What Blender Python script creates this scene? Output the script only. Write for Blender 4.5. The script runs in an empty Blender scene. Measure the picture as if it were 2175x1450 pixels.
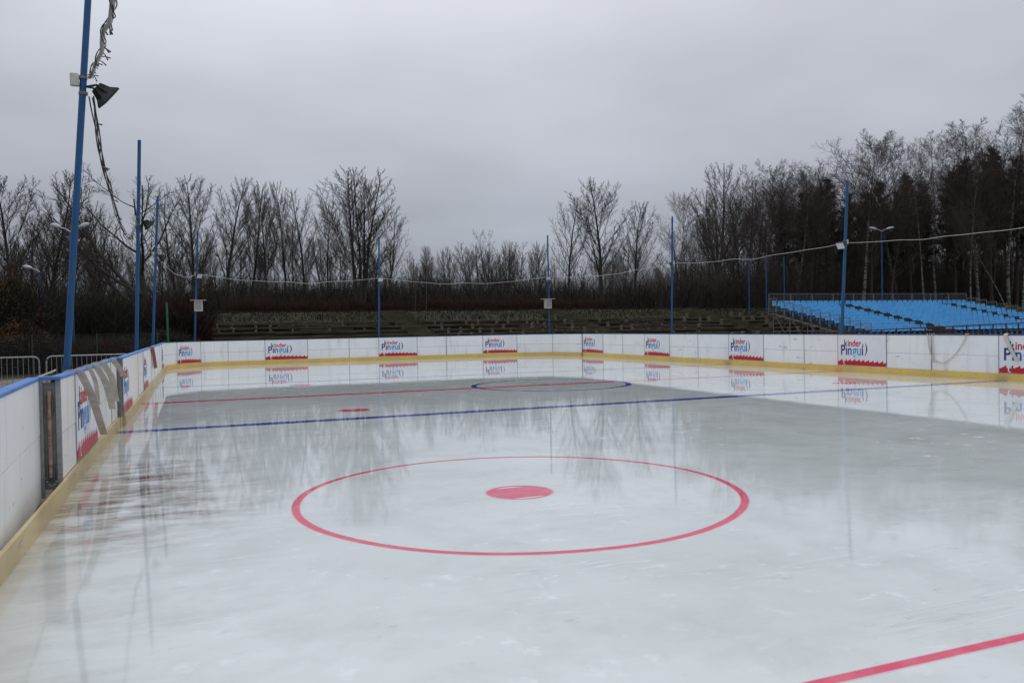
import bpy, math, random
from mathutils import Vector, Matrix
R = math.radians
scene = bpy.context.scene
COL = scene.collection

# ------------------------------------------------------------------ camera
CAM = Vector((0, 0, 1.6))
RT = Vector((0.92877428, -0.37023416, -0.01746431))
UP = Vector((0.02291522, 0.01032935, 0.99968405))
FW = Vector((0.36993679, 0.92888103, -0.01807763))
FPX = 1698.25
cam_d = bpy.data.cameras.new('camera')
cam = bpy.data.objects.new('camera', cam_d)
COL.objects.link(cam)
m = Matrix.Identity(4)
for i in range(3):
    m[i][0], m[i][1], m[i][2], m[i][3] = RT[i], UP[i], -FW[i], CAM[i]
cam.matrix_world = m
cam_d.sensor_width = 36.0
cam_d.sensor_fit = 'HORIZONTAL'
cam_d.lens = FPX / 2175 * 36
cam_d.clip_start = 0.05
cam_d.clip_end = 3000
scene.camera = cam

# ------------------------------------------------------------------ sky and sun (overcast)
SUN_EL, SUN_AZ = R(48), R(17)            # brighter cloud ahead of the camera, azimuth from +Y towards +X
sun_dir = Vector((math.sin(SUN_AZ) * math.cos(SUN_EL), math.cos(SUN_AZ) * math.cos(SUN_EL), math.sin(SUN_EL)))
w = bpy.data.worlds.new('World')
scene.world = w
w.use_nodes = True
nt = w.node_tree
nt.nodes.clear()


def nn(tree, t, **kw):
    n = tree.nodes.new(t)
    for k, v in kw.items():
        setattr(n, k, v)
    return n


def math_node(tree, op, a, b=None, clamp=False):
    n = tree.nodes.new('ShaderNodeMath')
    n.operation = op
    n.use_clamp = clamp
    for i, v in enumerate((a, b)):
        if v is None:
            continue
        if isinstance(v, (int, float)):
            n.inputs[i].default_value = v
        else:
            tree.links.new(v, n.inputs[i])
    return n.outputs[0]


def mix_col(tree, fac, a, b, blend='MIX'):
    n = tree.nodes.new('ShaderNodeMix')
    n.data_type = 'RGBA'
    n.blend_type = blend
    n.clamp_factor = True
    for i, v in ((0, fac), (6, a), (7, b)):
        if isinstance(v, (int, float)):
            n.inputs[i].default_value = v
        elif isinstance(v, tuple):
            n.inputs[i].default_value = (v[0], v[1], v[2], 1)
        else:
            tree.links.new(v, n.inputs[i])
    return n.outputs[2]


def remap(tree, v, a, b, c, d, smooth=False):
    n = tree.nodes.new('ShaderNodeMapRange')
    n.clamp = True
    if smooth:
        n.interpolation_type = 'SMOOTHSTEP'
    tree.links.new(v, n.inputs[0])
    for i, x in enumerate((a, b, c, d)):
        n.inputs[i + 1].default_value = x
    return n.outputs[0]


tc = nn(nt, 'ShaderNodeTexCoord')
sep = nn(nt, 'ShaderNodeSeparateXYZ')
nt.links.new(tc.outputs['Generated'], sep.inputs[0])
zz = math_node(nt, 'MAXIMUM', sep.outputs[2], 0.0)
zd = math_node(nt, 'ADD', zz, 0.16)
cx = math_node(nt, 'DIVIDE', sep.outputs[0], zd)
cy = math_node(nt, 'DIVIDE', sep.outputs[1], zd)
comb = nn(nt, 'ShaderNodeCombineXYZ')
nt.links.new(cx, comb.inputs[0])
nt.links.new(cy, comb.inputs[1])
cl = nn(nt, 'ShaderNodeTexNoise')
cl.inputs['Scale'].default_value = 0.95
cl.inputs['Detail'].default_value = 3.5
cl.inputs['Roughness'].default_value = 0.45
nt.links.new(comb.outputs[0], cl.inputs['Vector'])
cloud = remap(nt, cl.outputs['Fac'], 0.3, 0.7, 0.87, 1.15)
# overcast luminance: low at the horizon, rising to the zenith, veiled glow round the hidden sun
dot = nn(nt, 'ShaderNodeVectorMath', operation='DOT_PRODUCT')
nt.links.new(tc.outputs['Generated'], dot.inputs[0])
dot.inputs[1].default_value = sun_dir
glow = math_node(nt, 'MULTIPLY', math_node(nt, 'POWER', math_node(nt, 'MAXIMUM', dot.outputs['Value'], 0.0), 6.0), 0.34)
lum = math_node(nt, 'ADD', math_node(nt, 'MULTIPLY', zz, 0.88), 0.25)
lum = math_node(nt, 'MULTIPLY', math_node(nt, 'ADD', lum, glow), cloud)
tint = mix_col(nt, remap(nt, zz, 0.0, 0.45, 0, 1), (0.905, 0.98, 1.145), (0.965, 0.985, 1.07))
grey = mix_col(nt, 1.0, tint, (1, 1, 1), 'MULTIPLY')
vm = nn(nt, 'ShaderNodeVectorMath', operation='SCALE')
nt.links.new(grey, vm.inputs[0])
nt.links.new(math_node(nt, 'MULTIPLY', lum, 10.0), vm.inputs['Scale'])
sky = nn(nt, 'ShaderNodeTexSky', sky_type='NISHITA')
sky.sun_disc = False
sky.sun_elevation = SUN_EL
sky.sun_rotation = SUN_AZ
both = mix_col(nt, 0.03, vm.outputs[0], sky.outputs[0])
bg = nn(nt, 'ShaderNodeBackground')
bg.inputs['Strength'].default_value = 0.1
nt.links.new(both, bg.inputs['Color'])
out = nn(nt, 'ShaderNodeOutputWorld')
nt.links.new(bg.outputs[0], out.inputs['Surface'])

sun_d = bpy.data.lights.new('sun', 'SUN')
sun_d.energy = 0.5
sun_d.angle = R(40)
sun_d.color = (1.0, 0.98, 0.95)
sun = bpy.data.objects.new('sun', sun_d)
COL.objects.link(sun)
sun.rotation_euler = (-sun_dir).to_track_quat('-Z', 'Y').to_euler()
sun.location = (0, 0, 60)

scene.view_settings.view_transform = 'Standard'
scene.view_settings.look = 'None'
scene.view_settings.exposure = 0.0
scene.view_settings.gamma = 1.0
scene.view_settings.use_curve_mapping = False
scene.cycles.max_bounces = 6
scene.cycles.caustics_reflective = False
scene.cycles.caustics_refractive = False


# ------------------------------------------------------------------ helpers
def at(x, y, Y=None, X=None):
    """a point of the place seen at pixel x, y of the 2175 wide photograph, on the plane Y or X"""
    d = RT * ((x - 1087.5) / FPX) - UP * ((y - 725) / FPX) + FW
    t = (Y - CAM.y) / d.y if Y is not None else (X - CAM.x) / d.x
    return CAM + d * t


def project(p):
    d = Vector(p) - CAM
    z = d.dot(FW)
    return 1087.5 + FPX * d.dot(RT) / z, 725 - FPX * d.dot(UP) / z, z


def smooth(a, b, v):
    t = min(1, max(0, (v - a) / (b - a)))
    return t * t * (3 - 2 * t)


class MB:
    def __init__(self):
        self.v, self.f, self.attr = [], [], None

    def add(self, vs, fs):
        o = len(self.v)
        self.v.extend(vs)
        self.f.extend([tuple(i + o for i in f) for f in fs])

    def box(self, x0, y0, z0, x1, y1, z1):
        self.add([(x0, y0, z0), (x1, y0, z0), (x1, y1, z0), (x0, y1, z0), (x0, y0, z1), (x1, y0, z1), (x1, y1, z1), (x0, y1, z1)],
                 [(0, 3, 2, 1), (4, 5, 6, 7), (0, 1, 5, 4), (1, 2, 6, 5), (2, 3, 7, 6), (3, 0, 4, 7)])

    def bevel_box(self, x0, y0, z0, x1, y1, z1, b):
        """box with chamfered vertical and top edges"""
        def ring(z, s):
            return [(x0 + s, y0 + b, z), (x0 + b, y0 + s, z), (x1 - b, y0 + s, z), (x1 - s, y0 + b, z),
                    (x1 - s, y1 - b, z), (x1 - b, y1 - s, z), (x0 + b, y1 - s, z), (x0 + s, y1 - b, z)]
        o = len(self.v)
        self.v.extend(ring(z0, 0) + ring(z1 - b, 0) + ring(z1, b * .7))
        for k in range(2):
            for i in range(8):
                j = (i + 1) % 8
                self.f.append((o + k * 8 + i, o + k * 8 + j, o + k * 8 + 8 + j, o + k * 8 + 8 + i))
        self.f.append(tuple(o + 16 + i for i in range(8)))
        self.f.append(tuple(o + 7 - i for i in range(8)))

    def tube(self, pts, rad, n=6, cap=True):
        pts = [Vector(p) for p in pts]
        if isinstance(rad, (int, float)):
            rad = [rad] * len(pts)
        o = len(self.v)
        for i, p in enumerate(pts):
            a = pts[max(0, i - 1)]
            b = pts[min(len(pts) - 1, i + 1)]
            t = (b - a)
            if t.length < 1e-9:
                t = Vector((0, 0, 1))
            t.normalize()
            ref = Vector((0, 0, 1)) if abs(t.z) < .9 else Vector((1, 0, 0))
            s = t.cross(ref).normalized()
            q = t.cross(s)
            for k in range(n):
                a_ = 2 * math.pi * k / n
                self.v.append(tuple(p + (s * math.cos(a_) + q * math.sin(a_)) * rad[i]))
        for i in range(len(pts) - 1):
            for k in range(n):
                k2 = (k + 1) % n
                self.f.append((o + i * n + k, o + i * n + k2, o + (i + 1) * n + k2, o + (i + 1) * n + k))
        if cap:
            self.f.append(tuple(o + k for k in range(n))[::-1])
            self.f.append(tuple(o + (len(pts) - 1) * n + k for k in range(n)))

    def ribbon(self, pts, side, w, th=.006):
        """flat strap: centre line pts, half width along the vector side"""
        side = Vector(side).normalized() * (w / 2)
        pts = [Vector(p) for p in pts]
        o = len(self.v)
        for i, p in enumerate(pts):
            t = pts[min(i + 1, len(pts) - 1)] - pts[max(i - 1, 0)]
            nrm = t.cross(side).normalized() * (th / 2)
            for a, b in ((-1, -1), (1, -1), (1, 1), (-1, 1)):
                self.v.append(tuple(p + side * a + nrm * b))
        for i in range(len(pts) - 1):
            for k in range(4):
                k2 = (k + 1) % 4
                self.f.append((o + i * 4 + k, o + i * 4 + k2, o + i * 4 + 4 + k2, o + i * 4 + 4 + k))
        self.f.append((o, o + 3, o + 2, o + 1))
        e = o + (len(pts) - 1) * 4
        self.f.append((e, e + 1, e + 2, e + 3))

    def mesh(self, name, mat, sm=False):
        me = bpy.data.meshes.new(name)
        me.from_pydata([tuple(p) for p in self.v], [], self.f)
        me.materials.append(mat)
        if sm:
            me.polygons.foreach_set('use_smooth', [True] * len(me.polygons))
        me.update()
        return me

    def build(self, name, mat, parent=None, sm=False):
        return link(name, self.mesh(name, mat, sm), parent)


def link(name, data, parent=None):
    o = bpy.data.objects.new(name, data)
    COL.objects.link(o)
    if parent is not None:
        o.parent = parent
    return o


def tag(o, label=None, cat=None, group=None, kind=None):
    for k, v in (('label', label), ('category', cat), ('group', group), ('kind', kind)):
        if v:
            o[k] = v
    return o


def thing(name, label, cat, loc=(0, 0, 0), rz=0, group=None):
    o = link(name, None)
    o.location = loc
    o.rotation_euler = (0, 0, rz)
    return tag(o, label, cat, group)


# ------------------------------------------------------------------ materials
def mat(name, c1, c2=None, rough=.6, scale=8, detail=4, spec=.4, bump=0, bscale=None, lo=.35, hi=.65, stretch=None, metal=0, coat=0, space='Object'):
    m_ = bpy.data.materials.new(name)
    m_.use_nodes = True
    t = m_.node_tree
    b = t.nodes['Principled BSDF']
    b.inputs['Roughness'].default_value = rough
    b.inputs['Specular IOR Level'].default_value = spec
    b.inputs['Metallic'].default_value = metal
    b.inputs['Coat Weight'].default_value = coat
    if space == 'Object':
        v = t.nodes.new('ShaderNodeTexCoord').outputs['Object']
    else:
        v = t.nodes.new('ShaderNodeNewGeometry').outputs['Position']
    if stretch:
        mp = t.nodes.new('ShaderNodeMapping')
        mp.inputs['Scale'].default_value = stretch
        t.links.new(v, mp.inputs['Vector'])
        v = mp.outputs[0]
    if c2 is None:
        c2 = tuple(x * .82 for x in c1)
    n = t.nodes.new('ShaderNodeTexNoise')
    n.inputs['Scale'].default_value = scale
    n.inputs['Detail'].default_value = detail
    t.links.new(v, n.inputs['Vector'])
    f = remap(t, n.outputs['Fac'], lo, hi, 0, 1)
    t.links.new(mix_col(t, f, c1, c2), b.inputs['Base Color'])
    if bump:
        n2 = t.nodes.new('ShaderNodeTexNoise')
        n2.inputs['Scale'].default_value = bscale or scale * 4
        n2.inputs['Detail'].default_value = 5
        t.links.new(v, n2.inputs['Vector'])
        bp = t.nodes.new('ShaderNodeBump')
        bp.inputs['Strength'].default_value = 1
        bp.inputs['Distance'].default_value = bump
        t.links.new(n2.outputs['Fac'], bp.inputs['Height'])
        t.links.new(bp.outputs[0], b.inputs['Normal'])
    return m_


M = {}
M['pole_blue'] = mat('pole_blue', (.012, .10, .26), (.010, .065, .17), .45, 2.2, 7, stretch=(5, 5, .6), lo=.3, hi=.7)
pb = M['pole_blue'].node_tree                        # rust freckles and chipped paint
bs = pb.nodes['Principled BSDF']
src = bs.inputs['Base Color'].links[0].from_socket
n_ = pb.nodes.new('ShaderNodeTexNoise')
n_.inputs['Scale'].default_value = 14
n_.inputs['Detail'].default_value = 6
pb.links.new(pb.nodes.new('ShaderNodeTexCoord').outputs['Object'], n_.inputs['Vector'])
pb.links.new(mix_col(pb, remap(pb, n_.outputs['Fac'], .63, .68, 0, .85), src, (.09, .045, .025)), bs.inputs['Base Color'])
M['cap_blue'] = mat('cap_blue', (.05, .20, .52), (.04, .15, .42), .5, 4)
M['cap_dark'] = mat('cap_dark', (.02, .045, .12), (.012, .025, .07), .5, 4)


def board_mat(name, c1, c2):
    """painted sheet with dull cloudiness, rain streaks, grime and black puck marks"""
    m_ = mat(name, c1, c2, .35, 1.3, 5, spec=.4, lo=.4, hi=.72, space='World')
    t_ = m_.node_tree
    b_ = t_.nodes['Principled BSDF']
    base = b_.inputs['Base Color'].links[0].from_socket

    def nz(sc, det, st, rot=(0, 0, 0)):
        g_ = t_.nodes.new('ShaderNodeNewGeometry')
        mp = t_.nodes.new('ShaderNodeMapping')
        mp.inputs['Scale'].default_value = st
        mp.inputs['Rotation'].default_value = rot
        t_.links.new(g_.outputs['Position'], mp.inputs['Vector'])
        n_ = t_.nodes.new('ShaderNodeTexNoise')
        n_.inputs['Scale'].default_value = sc
        n_.inputs['Detail'].default_value = det
        t_.links.new(mp.outputs[0], n_.inputs['Vector'])
        return n_.outputs['Fac']
    c_ = mix_col(t_, remap(t_, nz(5, 5, (1, 1, .12)), .55, .75, 0, .35), base, (.42, .40, .36))
    c_ = mix_col(t_, remap(t_, nz(2.2, 6, (1.0, 1.0, 4.0)), .66, .74, 0, .55), c_, (.20, .20, .20))
    c_ = mix_col(t_, remap(t_, nz(9, 3, (1, 1, 1.6)), .73, .76, 0, .7), c_, (.06, .06, .06))
    t_.links.new(c_, b_.inputs['Base Color'])
    return m_


M['board'] = board_mat('board_white', (.86, .87, .87), (.79, .81, .81))
M['board_cream'] = board_mat('board_cream', (.81, .79, .75), (.73, .72, .69))
M['joint'] = mat('joint_grey', (.30, .32, .36), (.22, .24, .28), .6, 6)
M['screw'] = mat('screw_dark', (.10, .09, .08), None, .6, 30)
M['kick'] = board_mat('kick_yellow', (.76, .54, .14), (.66, .47, .15))
M['kick_wood'] = board_mat('kick_worn', (.60, .48, .22), (.45, .34, .17))
M['galv'] = mat('galvanised', (.33, .34, .35), (.25, .26, .27), .45, 14, metal=.55)
M['galv_dull'] = mat('galvanised_dull', (.20, .20, .195), (.14, .14, .135), .6, 9)
M['rust'] = mat('rusty_bar', (.20, .12, .07), (.34, .27, .20), .8, 7, stretch=(1, 1, 3))
M['black'] = mat('black_plastic', (.012, .016, .014), (.02, .024, .022), .45, 12)
M['lens'] = mat('lamp_glass', (.62, .68, .70), (.50, .57, .60), .12, 20)
M['boxwhite'] = mat('junction_white', (.60, .60, .56), (.50, .50, .46), .5, 9)
M['hose'] = mat('rope_light_hose', (.46, .46, .44), (.34, .34, .32), .5, 20)
M['wire'] = mat('dark_wire', (.035, .03, .028), (.06, .05, .045), .7, 30)
M['strap'] = mat('beige_strap', (.52, .48, .43), (.40, .36, .31), .85, 9, bump=.001, bscale=160)
M['cord'] = mat('white_cord', (.60, .57, .50), (.50, .47, .42), .8, 40)
M['redstrap'] = mat('red_strap', (.28, .05, .035), (.18, .03, .025), .7, 20)
M['banner'] = mat('banner_white', (.80, .81, .85), (.74, .75, .79), .4, 2, spec=.45)
M['ink_black'] = mat('ink_black', (.02, .02, .035), None, .4, 5)
M['ink_red'] = mat('ink_red', (.52, .02, .03), (.46, .018, .025), .4, 5)
M['ink_navy'] = mat('ink_navy', (.025, .04, .19), None, .4, 5)
M['ink_cyan'] = mat('ink_cyan', (.05, .36, .70), None, .4, 5)
M['ink_blue'] = mat('ink_blue', (.03, .13, .42), None, .4, 5)
M['seat'] = mat('seat_blue', (.085, .40, .74), (.06, .32, .64), .5, 1.2, space='World')
M['deck'] = mat('deck_dark', (.045, .043, .038), (.03, .03, .027), .7, 5)
M['oxide'] = mat('rail_oxide', (.09, .02, .016), (.06, .016, .014), .7, 10)
M['concrete'] = mat('old_concrete', (.048, .039, .028), (.020, .021, .010), .9, .5, 7, bump=.03, bscale=6, space='World')
M['stair'] = mat('stair_concrete', (.082, .070, .042), (.034, .036, .014), .9, .9, 7, bump=.02, bscale=7, space='World')  # paler than the terrace concrete: highlights of the tread edges put into the colour
M['concrete2'] = mat('stub_concrete', (.15, .13, .11), (.07, .06, .045), .9, 5, 6, bump=.01)
M['plank'] = mat('weathered_plank', (.13, .11, .09), (.08, .07, .055), .85, 4, stretch=(1, 9, 9))
M['slab'] = mat('paving_slab', (.26, .24, .22), (.17, .155, .14), .9, 3, 6, bump=.006)
M['speaker'] = mat('speaker_white', (.52, .51, .47), (.44, .43, .40), .5, 6)
M['grille'] = mat('speaker_grille', (.33, .33, .31), (.25, .25, .24), .7, 60)
M['green_post'] = mat('green_post', (.015, .17, .085), (.012, .13, .07), .5, 6)
M['lamp_head'] = mat('lamp_head', (.55, .57, .58), (.45, .47, .48), .4, 8)
M['bark'] = mat('bark_dark', (.058, .049, .040), (.034, .029, .025), .95, 3, 5, stretch=(6, 6, 1.2))
M['twig'] = mat('twig_grey', (.070, .057, .046), (.046, .038, .032), .95, .6)
M['twig_red'] = mat('twig_reddish', (.092, .066, .058), (.062, .048, .043), .95, .5)
M['twig_hazed'] = mat('twig_hazed', (.095, .083, .075), (.070, .062, .057), .95, .3, space='World')  # paler than the nearer grey twigs, distance haze put into the colour
M['brush'] = mat('brush_brown', (.050, .040, .031), (.030, .025, .020), .95, .3, space='World')
M['bark_birch'] = mat('bark_birch', (.23, .225, .21), (.05, .045, .04), .85, 2.2, 6, stretch=(1, 1, 2.6), lo=.44, hi=.60)
M['bark_pine'] = mat('bark_pine', (.055, .038, .028), (.03, .024, .02), .95, 3, stretch=(5, 5, 1))
M['needle'] = mat('pine_needles', (.034, .040, .022), (.018, .022, .014), .85, .8, spec=.2)
M['hedge'] = mat('hedge_red', (.062, .026, .020), (.034, .019, .015), .95, .7, space='World')
M['shrub'] = mat('shrub_dark', (.022, .020, .014), (.014, .014, .010), .95, .6, space='World')
M['shrub_red'] = mat('shrub_maroon', (.045, .014, .013), (.022, .012, .010), .95, .7, space='World')
M['leaf_orange'] = mat('leaf_russet', (.14, .060, .016), (.065, .034, .012), .9, 1.2, space='World')
M['leaf_green'] = mat('leaf_olive', (.030, .040, .010), (.02, .026, .008), .9, 1.2, space='World')
M['grass'] = mat('dry_grass', (.024, .023, .007), (.013, .011, .006), .95, .35, space='World')
M['fence_green'] = mat('mesh_fence', (.045, .06, .052), (.035, .045, .04), .7, 3)

# terrain: grass on the bank, litter in the wood, worn grey earth beside the rink
tm = bpy.data.materials.new('terrain')
tm.use_nodes = True
t = tm.node_tree
b = t.nodes['Principled BSDF']
b.inputs['Roughness'].default_value = .95
b.inputs['Specular IOR Level'].default_value = .2
g = t.nodes.new('ShaderNodeNewGeometry')
sp = t.nodes.new('ShaderNodeSeparateXYZ')
t.links.new(g.outputs['Position'], sp.inputs[0])


def noise(tree, scale, detail=4, rough=.55, vec=None, stretch=None):
    n = tree.nodes.new('ShaderNodeTexNoise')
    n.inputs['Scale'].default_value = scale
    n.inputs['Detail'].default_value = detail
    n.inputs['Roughness'].default_value = rough
    if vec is None:
        vec = tree.nodes.new('ShaderNodeNewGeometry').outputs['Position']
    if stretch:
        mp = tree.nodes.new('ShaderNodeMapping')
        mp.inputs['Scale'].default_value = stretch
        tree.links.new(vec, mp.inputs['Vector'])
        vec = mp.outputs[0]
    tree.links.new(vec, n.inputs['Vector'])
    return n.outputs['Fac']


grass_c = mix_col(t, remap(t, noise(t, .5, 6), .38, .62, 0, 1), (.034, .031, .010), (.020, .016, .009))
litter = mix_col(t, remap(t, noise(t, .8, 6), .4, .6, 0, 1), (.035, .026, .019), (.022, .019, .014))
earth = mix_col(t, remap(t, noise(t, .9, 7, .65), .4, .62, 0, 1), (.20, .185, .165), (.095, .085, .070))
c = mix_col(t, remap(t, sp.outputs[1], 63, 66, 0, 1), grass_c, litter)
wobble = math_node(t, 'ADD', sp.outputs[1], math_node(t, 'MULTIPLY', noise(t, .3, 4), 8))
c = mix_col(t, remap(t, wobble, 38, 42, 0, 1), earth, c)
t.links.new(c, b.inputs['Base Color'])
bp = t.nodes.new('ShaderNodeBump')
bp.inputs['Distance'].default_value = .05
t.links.new(noise(t, 5, 6, .6), bp.inputs['Height'])
t.links.new(bp.outputs[0], b.inputs['Normal'])
M['terrain'] = tm

# ice: wet, milky, with paint frozen in below the surface
im = bpy.data.materials.new('wet_ice')
im.use_nodes = True
t = im.node_tree
b = t.nodes['Principled BSDF']
b.inputs['IOR'].default_value = 1.33
g = t.nodes.new('ShaderNodeNewGeometry')
sp = t.nodes.new('ShaderNodeSeparateXYZ')
t.links.new(g.outputs['Position'], sp.inputs[0])
PX, PY = sp.outputs[0], sp.outputs[1]
XL, XR, YF = -1.213, 19.283, 40.88
big = noise(t, .35, 5, .55)
c = mix_col(t, remap(t, big, .35, .68, 0, 1), (.545, .59, .58), (.645, .685, .68))
mid = noise(t, 1.3, 7, .66)
c = mix_col(t, remap(t, mid, .46, .72, 0, .65), c, (.45, .485, .475))
# skate-scraped snow flecks
fl = noise(t, 3.8, 6, .66)
fm = math_node(t, 'MULTIPLY', remap(t, fl, .595, .67, 0, 1), remap(t, noise(t, .22, 3), .40, .60, .15, 1))
c = mix_col(t, math_node(t, 'MULTIPLY', fm, .45), c, (.82, .845, .85))


def cuts(angle, sc, wdt, amt, tone):
    """long thin skate cuts: narrow contour bands of a noise drawn out along one direction"""
    global c
    mp = t.nodes.new('ShaderNodeMapping')
    mp.inputs['Rotation'].default_value = (0, 0, R(angle))
    mp.inputs['Scale'].default_value = (.10 * sc, 1.3 * sc, 1)
    t.links.new(g.outputs['Position'], mp.inputs['Vector'])
    n_ = noise(t, 1.0, 4, .55, vec=mp.outputs[0])
    band = math_node(t, 'ABSOLUTE', math_node(t, 'SUBTRACT', n_, .5))
    ln = remap(t, band, 0, wdt, amt, 0)
    ln = math_node(t, 'MULTIPLY', ln, remap(t, noise(t, .5, 3), .45, .62, 0, 1))
    c = mix_col(t, ln, c, tone)


cuts(14, 1.0, .0022, .65, (.86, .88, .89))
cuts(-28, 1.3, .002, .60, (.86, .88, .89))
cuts(62, .9, .002, .45, (.40, .42, .42))
cuts(5, 1.8, .003, .5, (.42, .44, .44))
# dark pits and thin grooves
gr = noise(t, 3.0, 7, .72, stretch=(1.0, 1.6, 1))
c = mix_col(t, remap(t, gr, .60, .74, 0, .42), c, (.25, .27, .27))
# dirt washed off the left boards, brown near the gate
dl = math_node(t, 'SUBTRACT', PX, XL)
near_l = remap(t, dl, 0.0, 2.3, 1, 0, True)
gate = math_node(t, 'MULTIPLY', remap(t, PY, 6.0, 8.2, 0, 1, True), remap(t, PY, 8.6, 12.5, 1, 0, True))
dn = remap(t, noise(t, 1.7, 7, .68, stretch=(.8, 1.9, 1)), .42, .66, 0, 1)
dirt = math_node(t, 'MULTIPLY', math_node(t, 'MULTIPLY', near_l, dn), math_node(t, 'ADD', math_node(t, 'MULTIPLY', gate, 1.35), .26))
c = mix_col(t, dirt, c, (.15, .10, .08))
stain = math_node(t, 'MULTIPLY', remap(t, dl, 0, .7, .42, 0, True), 1.0)
c = mix_col(t, stain, c, (.47, .42, .33))
# paint
at_ = t.nodes.new('ShaderNodeAttribute')
at_.attribute_name = 'paint'
ps = t.nodes.new('ShaderNodeSeparateColor')
t.links.new(at_.outputs['Color'], ps.inputs[0])
worn = math_node(t, 'MULTIPLY', remap(t, noise(t, 5, 6, .65), .25, .55, .84, 1.0), remap(t, noise(t, .8, 3), .3, .7, .92, 1.0))
c = mix_col(t, math_node(t, 'MULTIPLY', ps.outputs[0], worn), c, (.64, .022, .095))
c = mix_col(t, math_node(t, 'MULTIPLY', ps.outputs[1], worn), c, (.015, .03, .30))
t.links.new(c, b.inputs['Base Color'])
wet = math_node(t, 'ADD', PY, remap(t, noise(t, .30, 4), .3, .7, -3.0, 3.0))        # meltwater lies on the far part, nearer ice is scraped
rg = math_node(t, 'ADD', remap(t, noise(t, .55, 5, .6), .45, .75, .008, .050), math_node(t, 'MULTIPLY', fm, .22))
rg = math_node(t, 'ADD', rg, remap(t, wet, 5.0, 11.0, .045, 0))
t.links.new(rg, b.inputs['Roughness'])
h1 = noise(t, 1.1, 3, .5)
h2 = noise(t, 9, 4, .6, stretch=(1, 1.6, 1))
hh = math_node(t, 'ADD', math_node(t, 'MULTIPLY', h1, 1.0), math_node(t, 'MULTIPLY', h2, .16))
bp = t.nodes.new('ShaderNodeBump')
bp.inputs['Strength'].default_value = 1
bp.inputs['Distance'].default_value = .0008
t.links.new(hh, bp.inputs['Height'])
t.links.new(bp.outputs[0], b.inputs['Normal'])
M['ice'] = im


# ------------------------------------------------------------------ terrain
BANK = [(-1e4, -.1), (42, -.1), (46.5, .15), (57.2, 1.9), (58.2, 2.28), (61.3, 2.98), (70, 3.05), (1e5, 3.05)]


def ground(X, Y):
    for i in range(len(BANK) - 1):
        if BANK[i][0] <= Y < BANK[i + 1][0]:
            u = (Y - BANK[i][0]) / (BANK[i + 1][0] - BANK[i][0])
            bank = BANK[i][1] + (BANK[i + 1][1] - BANK[i][1]) * u
            break
    f = smooth(-3.5, 1.3, X)
    z = bank * f + (1 - f) * (-.1)
    z = max(z, -.1 + 2.9 * smooth(58, 95, Y))
    return z + 5.0 * smooth(105, 220, Y)


def frange(a, b_, s):
    n = int(round((b_ - a) / s))
    return [a + (b_ - a) * i / n for i in range(n + 1)]


gm = MB()
xs = [-900, -500, -300, -200, -140] + frange(-100, 130, 2.5) + [170, 230, 330, 550, 950]
ys = [-300, -150, -80, -40] + frange(-20, 44, 4) + frange(45, 66, 1.0) + frange(69, 130, 4) + [145, 165, 190, 220, 300, 500, 900, 1400]
rng = random.Random(5)
for y in ys:
    for x in xs:
        z = ground(x, y)
        if y > 62:
            z += rng.uniform(-.12, .12)
        gm.v.append((x, y, z))
nx = len(xs)
for j in range(len(ys) - 1):
    for i in range(nx - 1):
        gm.f.append((j * nx + i, j * nx + i + 1, (j + 1) * nx + i + 1, (j + 1) * nx + i))
tag(gm.build('ground', M['terrain'], sm=True), 'worn earth and dull winter grass around the rink', kind='structure')

# ------------------------------------------------------------------ ice sheet with its painted marks
ICE_R = 3.0


def rink_outline(inset=0.0, n=14):
    p = []
    x0, x1, y1, r = XL - inset, XR + inset, YF + inset, ICE_R + inset
    p += [(x0, -1.6), (x1, -1.6)]
    for i in range(n + 1):
        a = math.pi / 2 * i / n
        p.append((x1 - r + r * math.cos(a), y1 - r + r * math.sin(a)))
    for i in range(n + 1):
        a = math.pi / 2 + math.pi / 2 * i / n
        p.append((x0 + r + r * math.cos(a), y1 - r + r * math.sin(a)))
    return p


o = rink_outline(.03)
im_ = MB()
im_.v = [(x, y, 0) for x, y in o] + [(x, y, -.15) for x, y in o]
k = len(o)
im_.f = [tuple(range(k))] + [(i, i + k, (i + 1) % k + k, (i + 1) % k) for i in range(k)]
ice = tag(im_.build('ice', M['ice']), 'wet grey white ice sheet of the outdoor hockey rink', kind='structure')


def marking(name, verts, faces, col, label):
    me = bpy.data.meshes.new(name)
    me.from_pydata([(v[0], v[1], (.0014 if len(v) < 4 else v[3]) if v[2] > .5 else .0004) for v in verts], [], faces)
    a = me.color_attributes.new('paint', 'FLOAT_COLOR', 'POINT')
    for i, v in enumerate(verts):
        a.data[i].color = (v[2] if col == 'r' else 0, v[2] if col == 'b' else 0, 0, 1)
    me.materials.append(M['ice'])
    ob = link(name, me, ice)
    ob['label'] = label
    return ob


def line_mark(name, x0, x1, y, wd, col, label, soft=.015):
    v, f = [], []
    n = 40
    for i in range(n + 1):
        x = x0 + (x1 - x0) * i / n
        j = .004 * math.sin(x * 3.1) + .003 * math.sin(x * 7.7)
        for dy, a in ((-wd / 2 - soft, 0), (-wd / 2, 1), (wd / 2, 1), (wd / 2 + soft, 0)):
            v.append((x, y + dy + j, a))
    for i in range(n):
        for q in range(3):
            f.append((i * 4 + q, i * 4 + 4 + q, i * 4 + 5 + q, i * 4 + 1 + q))
    return marking(name, v, f, col, label)


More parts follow.
